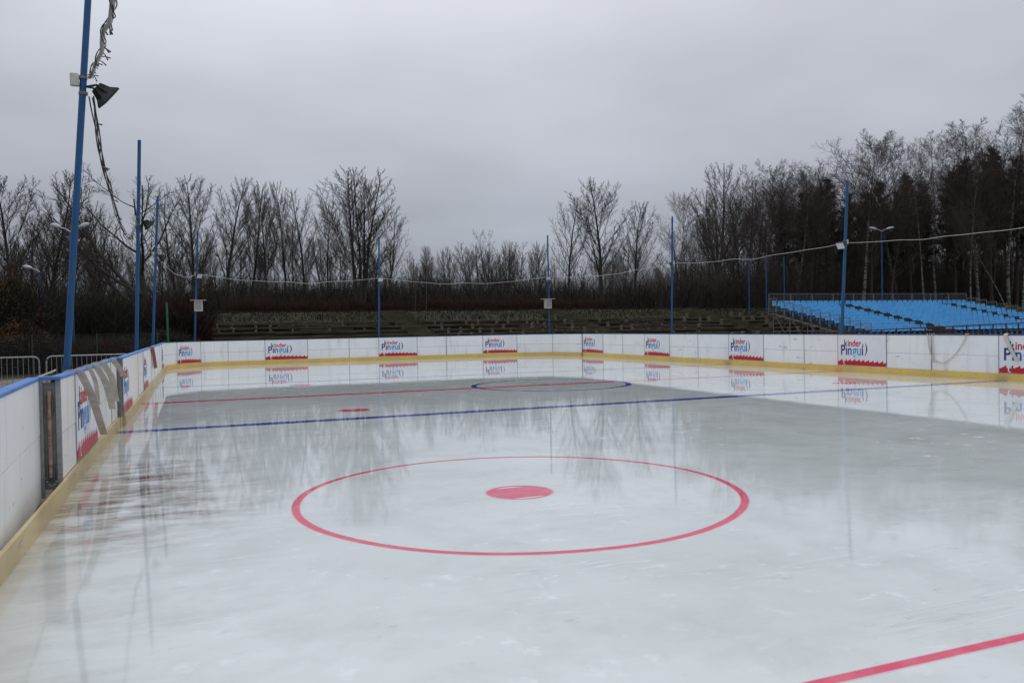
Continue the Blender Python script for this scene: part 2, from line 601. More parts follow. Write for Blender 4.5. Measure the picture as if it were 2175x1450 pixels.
def ring_mark(name, cx_, cy_, r, wd, col, label, soft=.016, n=160, z=.0014):
    v, f = [], []
    for i in range(n):
        a = 2 * math.pi * i / n
        j = .005 * math.sin(a * 3 + 1) + .004 * math.sin(a * 8)
        for dr, p_ in ((-wd / 2 - soft, 0), (-wd / 2, 1), (wd / 2, 1), (wd / 2 + soft, 0)):
            q = r + dr + j
            v.append((cx_ + q * math.cos(a), cy_ + q * math.sin(a), p_, z))
    for i in range(n):
        i2 = (i + 1) % n
        for q in range(3):
            f.append((i * 4 + q, i * 4 + q + 1, i2 * 4 + q + 1, i2 * 4 + q))
    return marking(name, v, f, col, label)


def dot_mark(name, cx_, cy_, r, label, n=72):
    v, f = [], []
    ri = r * .93
    hb = r * .74                                     # half height of the solid band, chords along X
    a0 = math.asin(hb / ri)
    o_ = 0
    for i in range(n):
        a = 2 * math.pi * i / n
        for q, p_ in ((ri, 1), (r, 1), (r + .035, 0)):
            v.append((cx_ + q * math.cos(a), cy_ + q * math.sin(a), p_))
    for i in range(n):
        i2 = (i + 1) % n
        for q in range(2):
            f.append((i * 3 + q, i * 3 + q + 1, i2 * 3 + q + 1, i2 * 3 + q))
    poly = []
    for s in (0, 1):
        for i in range(17):
            a = -a0 + 2 * a0 * i / 16 + s * math.pi
            poly.append((cx_ + ri * math.cos(a), cy_ + ri * math.sin(a), 1))
    o_ = len(v)
    v += poly
    f.append(tuple(range(o_, o_ + len(poly))))
    return marking(name, v, f, 'r', label)


line_mark('goal_line', XL + .03, XR - .03, 2.77, .052, 'r', 'red goal line in the near corner of the ice')
line_mark('blue_line', XL + .03, XR - .03, 14.42, .34, 'b', 'broad dark blue line nearer the camera')
line_mark('centre_line', XL + .03, XR - .03, 19.97, .32, 'r', 'dark red centre line across the ice')
line_mark('blue_line', XL + .03, XR - .03, 25.72, .30, 'b', 'thin looking far blue line near the end boards')
ring_mark('faceoff_circle', 2.90, 7.155, 2.10, .056, 'r', 'large red face off circle in front')
ring_mark('faceoff_circle', 9.08, 19.97, 2.12, .15, 'b', 'blue centre circle crossed by the red line', z=.0024)
ring_mark('faceoff_circle', 15.6, 7.155, 2.10, .056, 'r', 'red face off circle beyond the frame')
dot_mark('faceoff_spot', 2.90, 7.155, .31, 'red spot with pale slits inside the red circle')
dot_mark('faceoff_spot', 2.94, 15.93, .29, 'red spot beyond the broad blue line')
dot_mark('faceoff_spot', 2.90, 24.2, .29, 'faint far red spot before the far blue line')
dot_mark('faceoff_spot', 15.6, 16.0, .29, 'faint red spot near the right boards')
dot_mark('faceoff_spot', 15.6, 7.155, .31, 'red spot beyond the frame')

# ------------------------------------------------------------------ rink boards
HB, ZK, ZM = 1.165, .185, .635


def text_mesh(body, size, mat_, weight=.0042):
    cu = bpy.data.curves.new('lettering', 'FONT')
    cu.body = body
    cu.size = size
    cu.offset = weight
    cu.extrude = .0015
    cu.space_character = 1.0
    ob = bpy.data.objects.new('lettering_source', cu)
    COL.objects.link(ob)
    bpy.context.view_layer.update()
    dg = bpy.context.evaluated_depsgraph_get()
    me = bpy.data.meshes.new_from_object(ob.evaluated_get(dg))
    me.name = 'lettering'
    COL.objects.unlink(ob)
    bpy.data.objects.remove(ob)
    me.materials.clear()
    me.materials.append(mat_)
    xs_ = [v.co.x for v in me.vertices]
    x0 = min(xs_)
    for v in me.vertices:
        v.co = Vector((v.co.x - x0, -v.co.z, v.co.y))
    me.flip_normals() if hasattr(me, 'flip_normals') else None
    me.update()
    return me, max(xs_) - x0


# lettering of the banner laid out once on a banner 2.0 m wide and 0.955 m high (u, v from the lower left corner)
BW, BH = 2.0, .955
LET = []


def put_text(parts, u, v, width):
    """parts: (text, material); scaled to the given total width"""
    ms = [text_mesh(s, .25, M[k_]) for s, k_ in parts]
    gap = .018
    tot = sum(w_ for _, w_ in ms) + gap * (len(ms) - 1)
    s = width / tot
    for me, w_ in ms:
        for q in me.vertices:
            q.co = Vector((q.co.x * s + u, q.co.y, q.co.z * s * 1.10 + v))
        LET.append(me)
        u += (w_ + gap) * s


put_text([('k', 'ink_black'), ('inder', 'ink_red')], .28, .60, .72)
put_text([('P', 'ink_navy'), ('\u0131', 'ink_navy'), ('n', 'ink_blue'), ('gu', 'ink_cyan'), ('\u00ed', 'ink_navy')], .13, .33, .98)
sw = MB()                                            # thin curved stroke right of the words
pts = []
for i in range(15):
    a = i / 14
    pts.append((1.17 + .075 * math.sin(a * math.pi * .95) - .03 * a, -.002, .72 - .42 * a))
for i, p_ in enumerate(pts):
    wd = .006 + .020 * math.sin(math.pi * i / 14)
    sw.v += [(p_[0] - wd, p_[1], p_[2]), (p_[0] + wd, p_[1], p_[2])]
sw.f = [(i * 2, i * 2 + 1, i * 2 + 3, i * 2 + 2) for i in range(14)]
sw.add([(1.07 + .03 * math.cos(a), -.002, .665 + .018 * math.sin(a)) for a in [2 * math.pi * i / 10 for i in range(10)]], [tuple(range(10))])
LET.append(sw.mesh('lettering', M['ink_navy']))
wv = MB()                                            # red wave along the foot
n = 120
for i in range(n + 1):
    u = BW * i / n
    ph = (u * 5.3) % 1.0
    h_ = .115 + .085 * (ph ** 1.7) + .018 * math.sin(u * 2.3)
    wv.v += [(u, -.002, .0), (u, -.002, h_)]
wv.f = [(i * 2, i * 2 + 2, i * 2 + 3, i * 2 + 1) for i in range(n)]
WAVE = wv.mesh('foot_wave', M['ink_red'])
cu_ = MB()                                           # pale curl on the wave
for i in range(13):
    a = R(40) + R(250) * i / 12
    for rr in (.05, .05 + .028 * math.sin(math.pi * i / 12) + .006):
        cu_.v.append((.31 + rr * math.cos(a), -.004, .085 + rr * 1.05 * math.sin(a)))
cu_.f = [(i * 2, i * 2 + 2, i * 2 + 3, i * 2 + 1) for i in range(12)]
CURL = cu_.mesh('foot_curl', M['banner'])

rb = random.Random(11)


def board(A, B, label, banner=False, cap='cap_dark', kick='kick', out_=0.0, cream=False, kick_on=True, group='boards round the rink'):
    A, B = Vector((A[0], A[1], 0)), Vector((B[0], B[1], 0))
    d = B - A
    L = d.length
    t_ = thing('rink_board', label, 'rink board', A, math.atan2(d.y, d.x), group)
    bm_ = M['board_cream'] if cream else M['board']
    f0 = out_
    tl = rb.uniform(-.003, .003)
    p = MB()
    p.box(.006, f0 + tl, ZM + .004, L - .006, f0 + .018, HB)
    p.build('upper_sheet', bm_, t_)
    p = MB()
    p.box(.006, f0 + tl + .003, (ZK + .002) if kick_on else .01, L - .006, f0 + .018, ZM - .004)
    p.build('lower_sheet', bm_, t_)
    if kick_on:
        p = MB()
        p.box(.002, -.032, -.02, L - .002, -.002 + max(0, f0) * .3, ZK + rb.uniform(-.003, .003))
        kk = p.build('kick_plate', M[kick], t_)
        p = MB()
        for q in range(int(L / .42) + 1):
            x = .12 + q * .42 + rb.uniform(-.03, .03)
            if x > L - .05:
                continue
            z = .09 + (.05 if q % 2 else -.02) + rb.uniform(-.01, .01)
            p.add([(x + .012 * math.cos(a), -.0345, z + .012 * math.sin(a)) for a in [2 * math.pi * i / 6 for i in range(6)]], [(0, 1, 2, 3, 4, 5)])
        tag(p.build('screw_heads', M['screw'], kk), kind='stuff')
    p = MB()
    p.bevel_box(.001, f0 - .012, HB + .002, L - .001, f0 + .095, HB + .03, .008)
    p.build('cap_rail', M[cap], t_)
    p = MB()
    p.box(-.016, f0 - .004, ZK + .004, .016, f0 + .0015, HB - .002)
    p.build('joint_strip', M['joint'], t_)
    p = MB()
    for x in (.03, L - .07):
        p.box(x, f0 + .0185, -.1, x + .04, f0 + .085, HB)
    p.box(.07, f0 + .0185, HB - .06, L - .07, f0 + .06, HB - .02)
    p.box(.07, f0 + .0185, .50, L - .07, f0 + .06, .54)
    p.build('back_frame', M['galv_dull'], t_)
    if banner:
        W = L - .03
        sx = W / BW
        p = MB()
        n_ = 12
        for i in range(n_ + 1):
            x = W * i / n_
            y = -.004 - .003 * math.sin(i * 1.9) ** 2
            p.v += [(x, 0, 0), (x, 0, BH)]
        p.f = [(i * 2, i * 2 + 2, i * 2 + 3, i * 2 + 1) for i in range(n_)]
        bn = p.build('banner', M['banner'], t_)
        bn.location = (.015, f0 - .0075, ZK + .02)
        for me in LET:
            q = link('lettering', me, bn)
            q.scale = (sx, 1, 1)
            q.location = (0, -.0015, 0)
        q = link('foot_wave', WAVE, bn)
        q.scale = (sx, 1, 1)
        q = link('foot_curl', CURL, bn)
        q.scale = (sx, 1, 1)
    return t_


# left side
RC = 3.0
left = [1.6, 3.65, 5.70, 8.86]
lab = ['white board nearest the camera beyond the frame edge', 'white near gate board beyond the frame edge', 'scuffed white gate board with pale blue cap at the left edge']
for i in range(2):
    board((XL, left[i]), (XL, left[i + 1]), lab[i], cap='cap_blue', kick='kick_wood')
board((XL - .012, left[2]), (XL - .185, left[3]), lab[2], cap='cap_blue', kick_on=False)
kb = MB()
kb.box(XL + .001, 5.705, -.02, XL + .033, 8.895, ZK)
tag(kb.build('kick_strip', M['kick_wood']), 'worn yellow kick strip in front of the ajar gate board', 'kick strip')
lf = [8.90, 9.92, 11.95, 14.0, 15.08]
ll = ['narrow cream board just past the open latch frame', 'cream board with a banner behind the longest hanging strap', 'cream board under the two short hanging straps', 'narrow cream board before the dark joint post']
for i in range(4):
    board((XL - .01, lf[i]), (XL - .01, lf[i + 1]), ll[i], banner=(i == 1), cap='cap_blue', kick='kick_wood', cream=True, out_=.0)
lg = [15.45, 17.55, 19.6, 21.65, 23.7, 25.75, 27.8, 29.85, 31.9, 33.9, 35.9, YF - RC]
lh = ['left side board with a banner right after the dark joint post', 'plain left side board after the banner by the dark joint post', 'plain left side board before the middle left banner',
      'left side board with a banner by the second blue pole', 'plain left side board before the red strap', 'left side board carrying the dark red strap', 'plain left side board after the red strap',
      'plain left side board before the third blue pole', 'plain left side board beside the third blue pole', 'left side board with a banner next to the far left corner', 'last straight board of the left side']
for i in range(11):
    board((XL + .05, lg[i]), (XL + .05, lg[i + 1]), lh[i], banner=(i in (0, 3, 9)), cap='cap_blue', kick='kick_wood', cream=i < 4)
# far left corner
P = [(XL + .03, YF - RC), (XL + .50, YF - RC + 1.57), (XL + 1.52, YF - .42), (XL + RC - .26, YF - .02)]
board(P[0], P[1], 'curved corner board at the far left beside the left side')
board(P[1], P[2], 'far left corner board with a banner below the white speaker', banner=True)
board(P[2], P[3], 'plain far board next to the corner banner')
fx = [P[3][0], 3.25, 5.28, 7.35, 8.88, 10.91, 12.51, 14.58, 16.57]
fl_ = ['plain far board before the second far banner', 'far board with a banner in the middle of the left half', 'plain far board right of the second far banner', 'narrow plain far board left of the middle blue pole',
       'far board with a banner under the middle blue pole', 'narrow plain far board right of the middle pole banner', 'plain far board left of the fourth far banner', 'far board with a banner left of the far right corner']
for i in range(8):
    board((fx[i], YF), (fx[i + 1], YF), fl_[i], banner=i in (1, 4, 7))
board((16.57, YF), (18.38, YF - .78), 'plain angled far board before the right corner')
board((18.38, YF - .78), (XR - .06, YF - 2.65), 'plain angled board of the far right corner below the speaker')
ry = [YF - 2.65, 35.95, 33.95, 31.94, 29.86, 27.74, 25.70, 23.66, 21.58, 20.04, 18.10, 16.53, 14.50, 12.45, 10.40, 8.35, 6.3]
rl = ['first right side board with a narrow looking banner by the corner', 'plain right side board right of the corner banner', 'plain right side board left of the second right banner', 'right side board with a banner beside the seventh blue pole',
      'plain right side board under the slim right pole', 'plain right side board two panels after the slim right pole', 'right side board with a banner below the terrace end', 'plain right side board below the stand framework',
      'narrow plain right side board left of the large banner', 'right side board with the large clear banner below the seats', 'narrow plain right side board where the white cord loop starts', 'right side board under the hanging white cord loop',
      'right side board with a banner cut by the right picture edge', 'right side board just beyond the frame', 'second right side board beyond the frame', 'third right side board beyond the frame']
for i in range(16):
    board((XR, ry[i]), (XR, ry[i + 1]), rl[i], banner=i in (0, 3, 6, 9, 12))

# latch frame at the open gate: end face of the fixed boards
fr = thing('gate_frame', 'grey steel gate frame with rusty latch bar and chain beside the open board', 'gate frame', (XL, 8.88, 0))
p = MB()
p.box(-.045, -.025, .02, -.008, .0, 1.16)
p.build('inner_upright', M['galv'], fr)
p = MB()
p.box(-.20, -.025, .02, -.155, .0, 1.16)
p.build('outer_upright', M['galv'], fr)
p = MB()
p.box(-.155, -.006, .10, -.045, .012, 1.14)
p.build('web_plate', M['galv_dull'], fr)
p = MB()
p.bevel_box(-.21, -.06, 1.168, .005, .05, 1.20, .008)
p.build('cap_rail', M['cap_blue'], fr)
p = MB()
p.tube([(-.10, -.035, .22), (-.10, -.035, .62), (-.098, -.035, 1.06)], .017, 8)
p.build('latch_bar', M['rust'], fr)
for z in (.26, .92):
    p = MB()
    for x in (-.132, -.078):
        p.box(x, -.045, z - .075, x + .012, -.008, z + .085)
    for q in (-.06, 0, .06):
        p.box(-.12, -.040, z + q, -.078, -.03, z + q + .012)
    p.build('latch_bracket', M['screw'], fr)
p = MB()
for i in range(9):
    a = i / 8
    x, z = -.15 + .13 * a, .22 - .10 * math.sin(a * math.pi) + .05 * a
    p.tube([(x - .008, -.05, z), (x, -.058, z - .008), (x + .010, -.05, z)], .004, 5)
p.build('chain', M['galv'], fr)
jp = thing('joint_post', 'dark grey steel post closing the step in the left boards', 'post', (XL, 15.10, 0))
p = MB()
p.box(-.06, 0, .18, .045, .03, 1.17)
p.build('face_plate', M['galv_dull'], jp)
p = MB()
p.box(-.05, .031, .0, .03, .33, 1.15)
p.build('post_body', M['galv_dull'], jp)
p = MB()
p.bevel_box(-.10, -.01, 1.172, .05, .34, 1.20, .008)
p.build('cap_rail', M['cap_blue'], jp)
kb = MB()
kb.box(XL - .004, 15.085, -.02, XL + .035, 15.445, ZK)
tag(kb.build('kick_strip', M['kick_wood']), 'short worn yellow kick strip under the dark joint post', 'kick strip')


# ------------------------------------------------------------------ straps and cords hung over the boards
def drape(name, label, cat, mt, X, y0, z_pts, wdt, back=.16, group=None, side=None):
    """strap laid over the cap at Y = y0, hanging down the ice side through z_pts = [(y, z, off)]"""
    s = 1 if X < 5 else -1
    p_ = MB()
    pts_ = [(X - s * .13, y0 - .02, HB - back), (X - s * .11, y0 - .01, HB + .02), (X - s * .05, y0, HB + .05), (X + s * .02, y0 + .005, HB + .045), (X + s * .045, y0 + .02, HB - .02)]
    pts_ += [(X + s * (.045 + o3), yy, zz_) for yy, zz_, o3 in z_pts]
    # smooth
    sm = []
    for i in range(len(pts_) - 1):
        a_, b_ = Vector(pts_[i]), Vector(pts_[i + 1])
        for q in range(3):
            sm.append(a_.lerp(b_, q / 3))
    sm.append(Vector(pts_[-1]))
    for _ in range(2):
        sm = [sm[0]] + [(sm[i - 1] + sm[i] * 2 + sm[i + 1]) / 4 for i in range(1, len(sm) - 1)] + [sm[-1]]
    p_.ribbon(sm, side or (.12 * s, 1, 0), wdt)
    return tag(p_.build(name, M[mt], sm=False), label, cat, group)


drape('hanging_strap', 'longest beige strap slanting down over the banner', 'strap', 'strap', XL, 10.05, [(10.35, .92, .06), (10.9, .6, .07), (11.6, .30, .06)], 0.085, side=(1, .12, 0), group='straps hung over the boards')
drape('hanging_strap', 'thin beige strap end beside the longest strap', 'strap', 'strap', XL, 10.95, [(11.05, 1.02, .04), (11.15, .85, .04), (11.18, .72, .04)], 0.05, side=(1, .12, 0), group='straps hung over the boards')
drape('hanging_strap', 'second beige strap slanting down with a square end', 'strap', 'strap', XL, 11.70, [(11.95, .98, .06), (12.4, .72, .07), (12.85, .52, .06)], 0.085, side=(1, .12, 0), group='straps hung over the boards')
drape('hanging_strap', 'third beige strap hanging close to the second one', 'strap', 'strap', XL, 12.55, [(12.85, 1.0, .06), (13.15, .78, .06), (13.45, .58, .06)], 0.09, side=(1, .12, 0), group='straps hung over the boards')
drape('hanging_strap', 'pale strap looped beside the dark joint post', 'strap', 'strap', XL, 14.10, [(14.45, 1.0, .07), (15.0, .88, .05), (15.5, .84, .06)], 0.09, side=(1, .12, 0), group='straps hung over the boards')
drape('hanging_strap', 'dark red strap over the far left boards', 'strap', 'redstrap', XL + .05, 25.6, [(25.9, .95, .02), (26.3, .75, .02), (26.8, .53, .02)], .55)
p = MB()
for dy in (-.07, .07):
    p.tube([(XR + .1, 16.55 + dy, 1.0), (XR + .04, 16.55 + dy, HB + .045), (XR - .03, 16.56 + dy, HB + .03), (XR - .035, 16.52 + dy * .8, .8), (XR - .03, 16.44 + dy * .2, .42)], .016, 6)
tag(p.build('white_cord', M['cord']), 'doubled white cord hanging straight at the cord loop', 'cord')
p = MB()
pts = []
for i in range(13):
    a = i / 12
    pts.append((XR - .03, 16.44 - 1.0 * a, .45 + .62 * a ** 2.0 - .12 * math.sin(a * math.pi)))
pts += [(XR - .03, 15.42, HB + .03), (XR + .04, 15.40, HB + .045), (XR + .12, 15.38, .9)]
p.tube(pts, .013, 6)
tag(p.build('white_cord', M['cord']), 'white cord loop sagging across the plain right board', 'cord')
drape('hanging_strap', 'pale strap hanging over the right edge banner', 'strap', 'cord', XR, 14.28, [(14.2, .95, .015), (14.1, .75, .02), (13.97, .52, .02)], .10)

# ------------------------------------------------------------------ lighting poles round the rink
def pole(base, top, zj, label, head, speaker=False, r=.055, light_dir=(0, 0), box_side=-1):
    """base, top: (X, Y, z); zj: height of the lamp; head: lamp kind"""
    t_ = thing('light_pole', label, 'light pole', (base[0], base[1], -.1), 0, 'blue light poles round the rink')
    dx, dy, hz = top[0] - base[0], top[1] - base[1], top[2] + .1

    def on(z):
        a = (z + .1) / hz
        return Vector((dx * a, dy * a, z + .1))
    p_ = MB()
    p_.tube([on(-.1), on(top[2] * .5), on(top[2])], [r, r, r * .92], 14)
    p_.build('pole', M['pole_blue'], t_, sm=False)
    j = on(zj)
    for q in (-.10, .08):
        p_ = MB()
        p_.tube([j + Vector((0, 0, q)), j + Vector((0, 0, q + .03))], r + .012, 12)
        p_.build('clamp', M['galv_dull'], t_)
    s = Vector((-light_dir[1], light_dir[0], 0))
    ld = Vector((light_dir[0], light_dir[1], 0))
    bx = j - ld * (r + .05) + Vector((0, 0, .06))
    p_ = MB()
    p_.bevel_box(bx.x - .045, bx.y - .04, bx.z - .07, bx.x + .045, bx.y + .04, bx.z + .07, .012)
    p_.build('junction_box', M['boxwhite'], t_)
    # flood lamp: tapering housing, square glass tilted to the ice
    hd = link('floodlight', None, t_)
    c_ = j + ld * (r + .21) + Vector((0, 0, -.07))
    tilt = R(38)
    ax = (ld * math.cos(tilt) - Vector((0, 0, 1)) * math.sin(tilt)).normalized()
    up_ = (ld * math.sin(tilt) + Vector((0, 0, 1)) * math.cos(tilt)).normalized()
    wv_, hv_ = .14, .125

    def sq(cn, a_, b_):
        return [tuple(cn + s * a_ * i + up_ * b_ * k_) for i, k_ in ((-1, -1), (1, -1), (1, 1), (-1, 1))]
    p_ = MB()
    p_.add(sq(c_ - ax * .125, .05, .045) + sq(c_ - ax * .04, .095, .08) + sq(c_ + ax * .022, wv_, hv_) + sq(c_ + ax * .042, wv_, hv_),
           [(3, 2, 1, 0)] + [(k_ * 4 + i, k_ * 4 + (i + 1) % 4, k_ * 4 + 4 + (i + 1) % 4, k_ * 4 + 4 + i) for k_ in range(3) for i in range(4)] + [(12, 13, 14, 15)])
    for i in range(5):                                # cooling fins on the back
        q = (i - 2) * .036
        a_ = c_ - ax * .14 + s * q
        p_.add(sq(a_, .004, .045) + sq(c_ - ax * .03 + s * q, .004, .092), [(0, 1, 5, 4), (1, 2, 6, 5), (2, 3, 7, 6), (3, 0, 4, 7), (3, 2, 1, 0)])
    p_.build('housing', M['black'], hd)
    p_ = MB()
    p_.add(sq(c_ + ax * .045, wv_ - .018, hv_ - .018), [(0, 1, 2, 3)])
    p_.build('lens', M['lens'], hd)
    p_ = MB()
    for q in (-1, 1):
        p_.tube([j + ld * r, j + ld * (r + .09) + s * .075 * q + Vector((0, 0, .02)), c_ - ax * .03 + s * (wv_ * .72) * q], .013, 6)
    p_.build('bracket', M['black'], hd)
    if speaker:
        c2 = on(2.88) + ld * .16 + s * speaker
        sb = link('speaker', None, t_)
        p_ = MB()
        p_.bevel_box(c2.x - .19, c2.y - .12, c2.z - .27, c2.x + .19, c2.y + .12, c2.z + .24, .02)
        p_.build('cabinet', M['speaker'], sb)
        p_ = MB()
        p_.box(c2.x - .14, c2.y - .128, c2.z - .21, c2.x + .14, c2.y - .121, c2.z + .18)
        p_.build('grille', M['grille'], sb)
        p_ = MB()
        p_.box(c2.x - .36, c2.y - .2, c2.z + .245, c2.x + .36, c2.y + .2, c2.z + .265)
        p_.build('rain_cover', M['boxwhite'], sb)
        p_ = MB()
        p_.box(c2.x - .02, c2.y + .12, c2.z - .05, c2.x + .02, c2.y + .2, c2.z + .05)
        p_.build('mount', M['galv_dull'], sb)
    return on(zj) + Vector((base[0], base[1], -.1))


pa = at(141, 790, Y=10.45)
pt_ = at(187, 0, Y=10.45)
k_ = (8.0 - pa.z) / (pt_.z - pa.z)
J = []
slope = (pt_.x - pa.x) / (pt_.z - pa.z)
J.append(pole((pa.x - slope * (pa.z + .1), 10.45), (pa.x + slope * (8 - pa.z), 10.45, 8.0), at(172, 183, Y=10.45).z, 'tall blue pole nearest the camera with black floodlight', 1, r=.037, light_dir=(.94, .33)))


def pole_px(bx, by, tx, ty, jy, Y, label, ld, speaker=False, r=.046):
    a_, b_ = at(bx, by, Y=Y), at(tx, ty, Y=Y)
    s_ = (b_.x - a_.x) / (b_.z - a_.z)
    J.append(pole((a_.x - s_ * (a_.z + .1), Y), (b_.x, Y, b_.z), at(bx, jy, Y=Y).z, label, 1, speaker, r, ld))


pole_px(290, 740, 296, 298, 470, 22.65, 'second blue pole on the left with dark floodlight', (.94, .33))
pole_px(325, 728, 335, 417, 543, 31.7, 'third blue pole on the left before the green post', (.94, .33))
pole_px(414, 720, 420, 490, 583, 41.1, 'blue pole with a white speaker at the far left corner', (.45, -.89), speaker=.05)
pole_px(805, 714, 805, 507, 591, 41.1, 'blue pole in the middle of the far boards', (0.05, -1))
pole_px(1167, 706, 1163, 500, 588, 41.1, 'blue pole with a white speaker at the far right corner', (-.4, -.92), speaker=-.06)
pole_px(1427, 706, 1428, 460, 560, 29.95, 'slim blue pole at the middle of the right side', (-.95, -.3), r=.042)
pole_px(1788, 712, 1800, 385, 517, 20.0, 'blue pole in front of the blue seats', (-.95, -.3), r=.05)
END = at(2260, 472, X=19.5)

# ------------------------------------------------------------------ rope light strung from pole to pole
def sagged(a_, b_, sag, n=22, wob=.03, seed=0):
    r_ = random.Random(seed)
    ph = [r_.uniform(0, 6) for _ in range(3)]
    out_ = []
    for i in range(n + 1):
        q = i / n
        p_ = Vector(a_).lerp(Vector(b_), q)
        e = math.sin(q * math.pi)
        p_.z -= 4 * sag * q * (1 - q)
        p_.z += wob * e * (math.sin(q * 17 + ph[0]) + .6 * math.sin(q * 31 + ph[1]))
        p_.x += wob * .5 * e * math.sin(q * 23 + ph[2])
        out_.append(p_)
    return out_


names = ['white rope light between the third left pole and the corner pole', 'white rope light across the left half of the far side', 'white rope light across the right half of the far side',
         'white rope light from the far corner to the slim right pole', 'white rope light rising from the slim right pole to the seats pole', 'white rope light leaving the seats pole to the right']
ends = [(J[2], J[3], .40, .02), (J[3], J[4], .32, .03), (J[4], J[5], .35, .03), (J[5], J[6], .22, .03), (J[6], J[7], .16, .03), (J[7], END, .10, .015)]
for i, (a_, b_, sg, wb) in enumerate(ends):
    p = MB()
    p.tube(sagged(a_ + Vector((0, 0, .02)), b_ + Vector((0, 0, .02)), sg, 40, wb, i), .011 if i < 4 else .009, 6)
    tag(p.build('rope_light', M['hose'], sm=True), names[i], 'rope light', 'rope lights strung between the poles')


def icicle_string(a_, b_, sag, label, nw, seed, hose=True, drops=26, dl=.10, hr=.02, wr=.006):
    r_ = random.Random(seed)
    core = sagged(a_, b_, sag, 60, .02, seed)
    t_ = thing('icicle_light_string', label, 'light string', core[0], 0, 'rope lights strung between the poles')
    o0 = core[0]
    if hose:
        p_ = MB()
        p_.tube([q - o0 for q in core], hr, 8)
        p_.build('hose', M['hose'], t_, sm=True)
    for w_ in range(nw):
        p_ = MB()
        own = sagged(a_, b_, sag * (1 + r_.uniform(-.07, .10)) + r_.uniform(-.02, .03), 60, .012, seed + 10 * w_ + 1)
        ph, tw = r_.uniform(0, 6), r_.uniform(.25, .5)
        pts_ = []
        for i, q in enumerate(own):
            rr = (hr + .012) if hose else .018 * (1 + math.sin(i * .17 + ph))
            if hose:
                q = core[i]
            pts_.append(q - o0 + Vector((rr * math.cos(i * tw + ph), rr * .5 * math.sin(i * tw * .8 + ph), rr * math.sin(i * tw + ph))))
        p_.tube(pts_, wr, 4)
        p_.build('wire', M['wire'], t_)
    p_ = MB()
    for i in range(drops):
        q = core[int(r_.uniform(2, 57))] - o0
        d_ = Vector((r_.uniform(-.3, 1), r_.uniform(-.5, .5), r_.uniform(-1.1, .1))).normalized() * dl * r_.uniform(.5, 1.2)
        p_.tube([q, q + d_ * .5 + Vector((0, 0, .01)), q + d_], [wr, wr, wr * 1.5], 4)
    tag(p_.build('bulb_drops', M['wire'], t_), kind='stuff')
    return t_


near_end = at(256, -70, Y=5.6)
icicle_string(near_end, J[0] + Vector((.07, -.02, .10)), .10, 'pale rope light wound with dark wire above the nearest floodlight', 2, 3, True, 24, .085, .019, .0045)
icicle_string(J[0] + Vector((.08, .02, -.12)), J[1] + Vector((-.03, 0, .05)), 0.95, 'dark tangled light wires sagging from the nearest pole', 4, 8, False, 26, .07, .010, .0075)
p = MB()
p.tube(sagged(J[1], J[2], .25, 24, .02, 9), .014, 5)
tag(p.build('rope_light', M['wire'], sm=True), 'dark cable between the second and third left poles', 'cable', 'rope lights strung between the poles')

# green stick post beyond the far left corner
a_, b_ = at(358, 735, Y=43.0), at(354, 642, Y=43.0)
p = MB()
p.tube([(a_.x, 43.0, -.1), (b_.x, 43.0, b_.z)], .05, 8)
tag(p.build('marker_post', M['green_post']), 'short green post behind the far left corner', 'post')


# ------------------------------------------------------------------ street lamps
def lamp(x, y, ztop, label, heads, hl=.75, ax=(1, 0)):
    z0 = ground(x, y)
    t_ = thing('street_lamp', label, 'street lamp', (x, y, z0), 0, 'street lamps beyond the rink')
    h_ = ztop - z0
    p_ = MB()
    p_.tube([(0, 0, 0), (0, 0, h_ * .5), (0, 0, h_ - .25)], [.09, .07, .05], 10)
    p_.build('pole', M['pole_blue'], t_)
    for s in heads:
        p_ = MB()
        p_.tube([(0, 0, h_ - .26), (s * .18 * ax[0], s * .18 * ax[1], h_ - .12), (s * .5 * ax[0], s * .5 * ax[1], h_ - .02)], .03, 6)
        arm = p_.build('arm', M['lamp_head'], t_)
        p_ = MB()
        pts_ = [Vector((s * (.45 + hl * q) * ax[0], s * (.45 + hl * q) * ax[1], h_ - .02 + .16 * q)) for q in (0, .1, .4, .8, 1)]
        p_.tube(pts_, [.03, .085, .12, .10, .03], 8)
        p_.build('head', M['lamp_head'], arm, sm=True)


lp = at(1873, 560, Y=58)
lamp(lp.x, 58, 10.35, 'double headed street lamp behind the blue seats', (-1, 1), ax=(.93, -.37))
lp = at(151, 560, Y=45)
lamp(lp.x, 45, 6.95, 'double headed street lamp behind the nearest pole', (-1, 1), .5, ax=(.93, -.37))
lp = at(85, 600, Y=58)
lamp(lp.x, 58, 5.85, 'small single headed street lamp among the left trees', (-1,), .6, ax=(.93, -.37))

for x, lb in ((1590, 'left of the three thin fence posts beside the seats'), (1627, 'middle of the three thin fence posts beside the seats'), (1665, 'thin fence post behind the left end of the seats')):
    q = at(x, 545, Y=58)
    p = MB()
    p.tube([(0, 0, 0), (0, 0, q.z - 2.4)], .055, 8)
    ob = p.build('net_post', M['pole_blue'])
    ob.location = (q.x, 58, 2.4)
    tag(ob, lb, 'post', 'net posts behind the terraces')

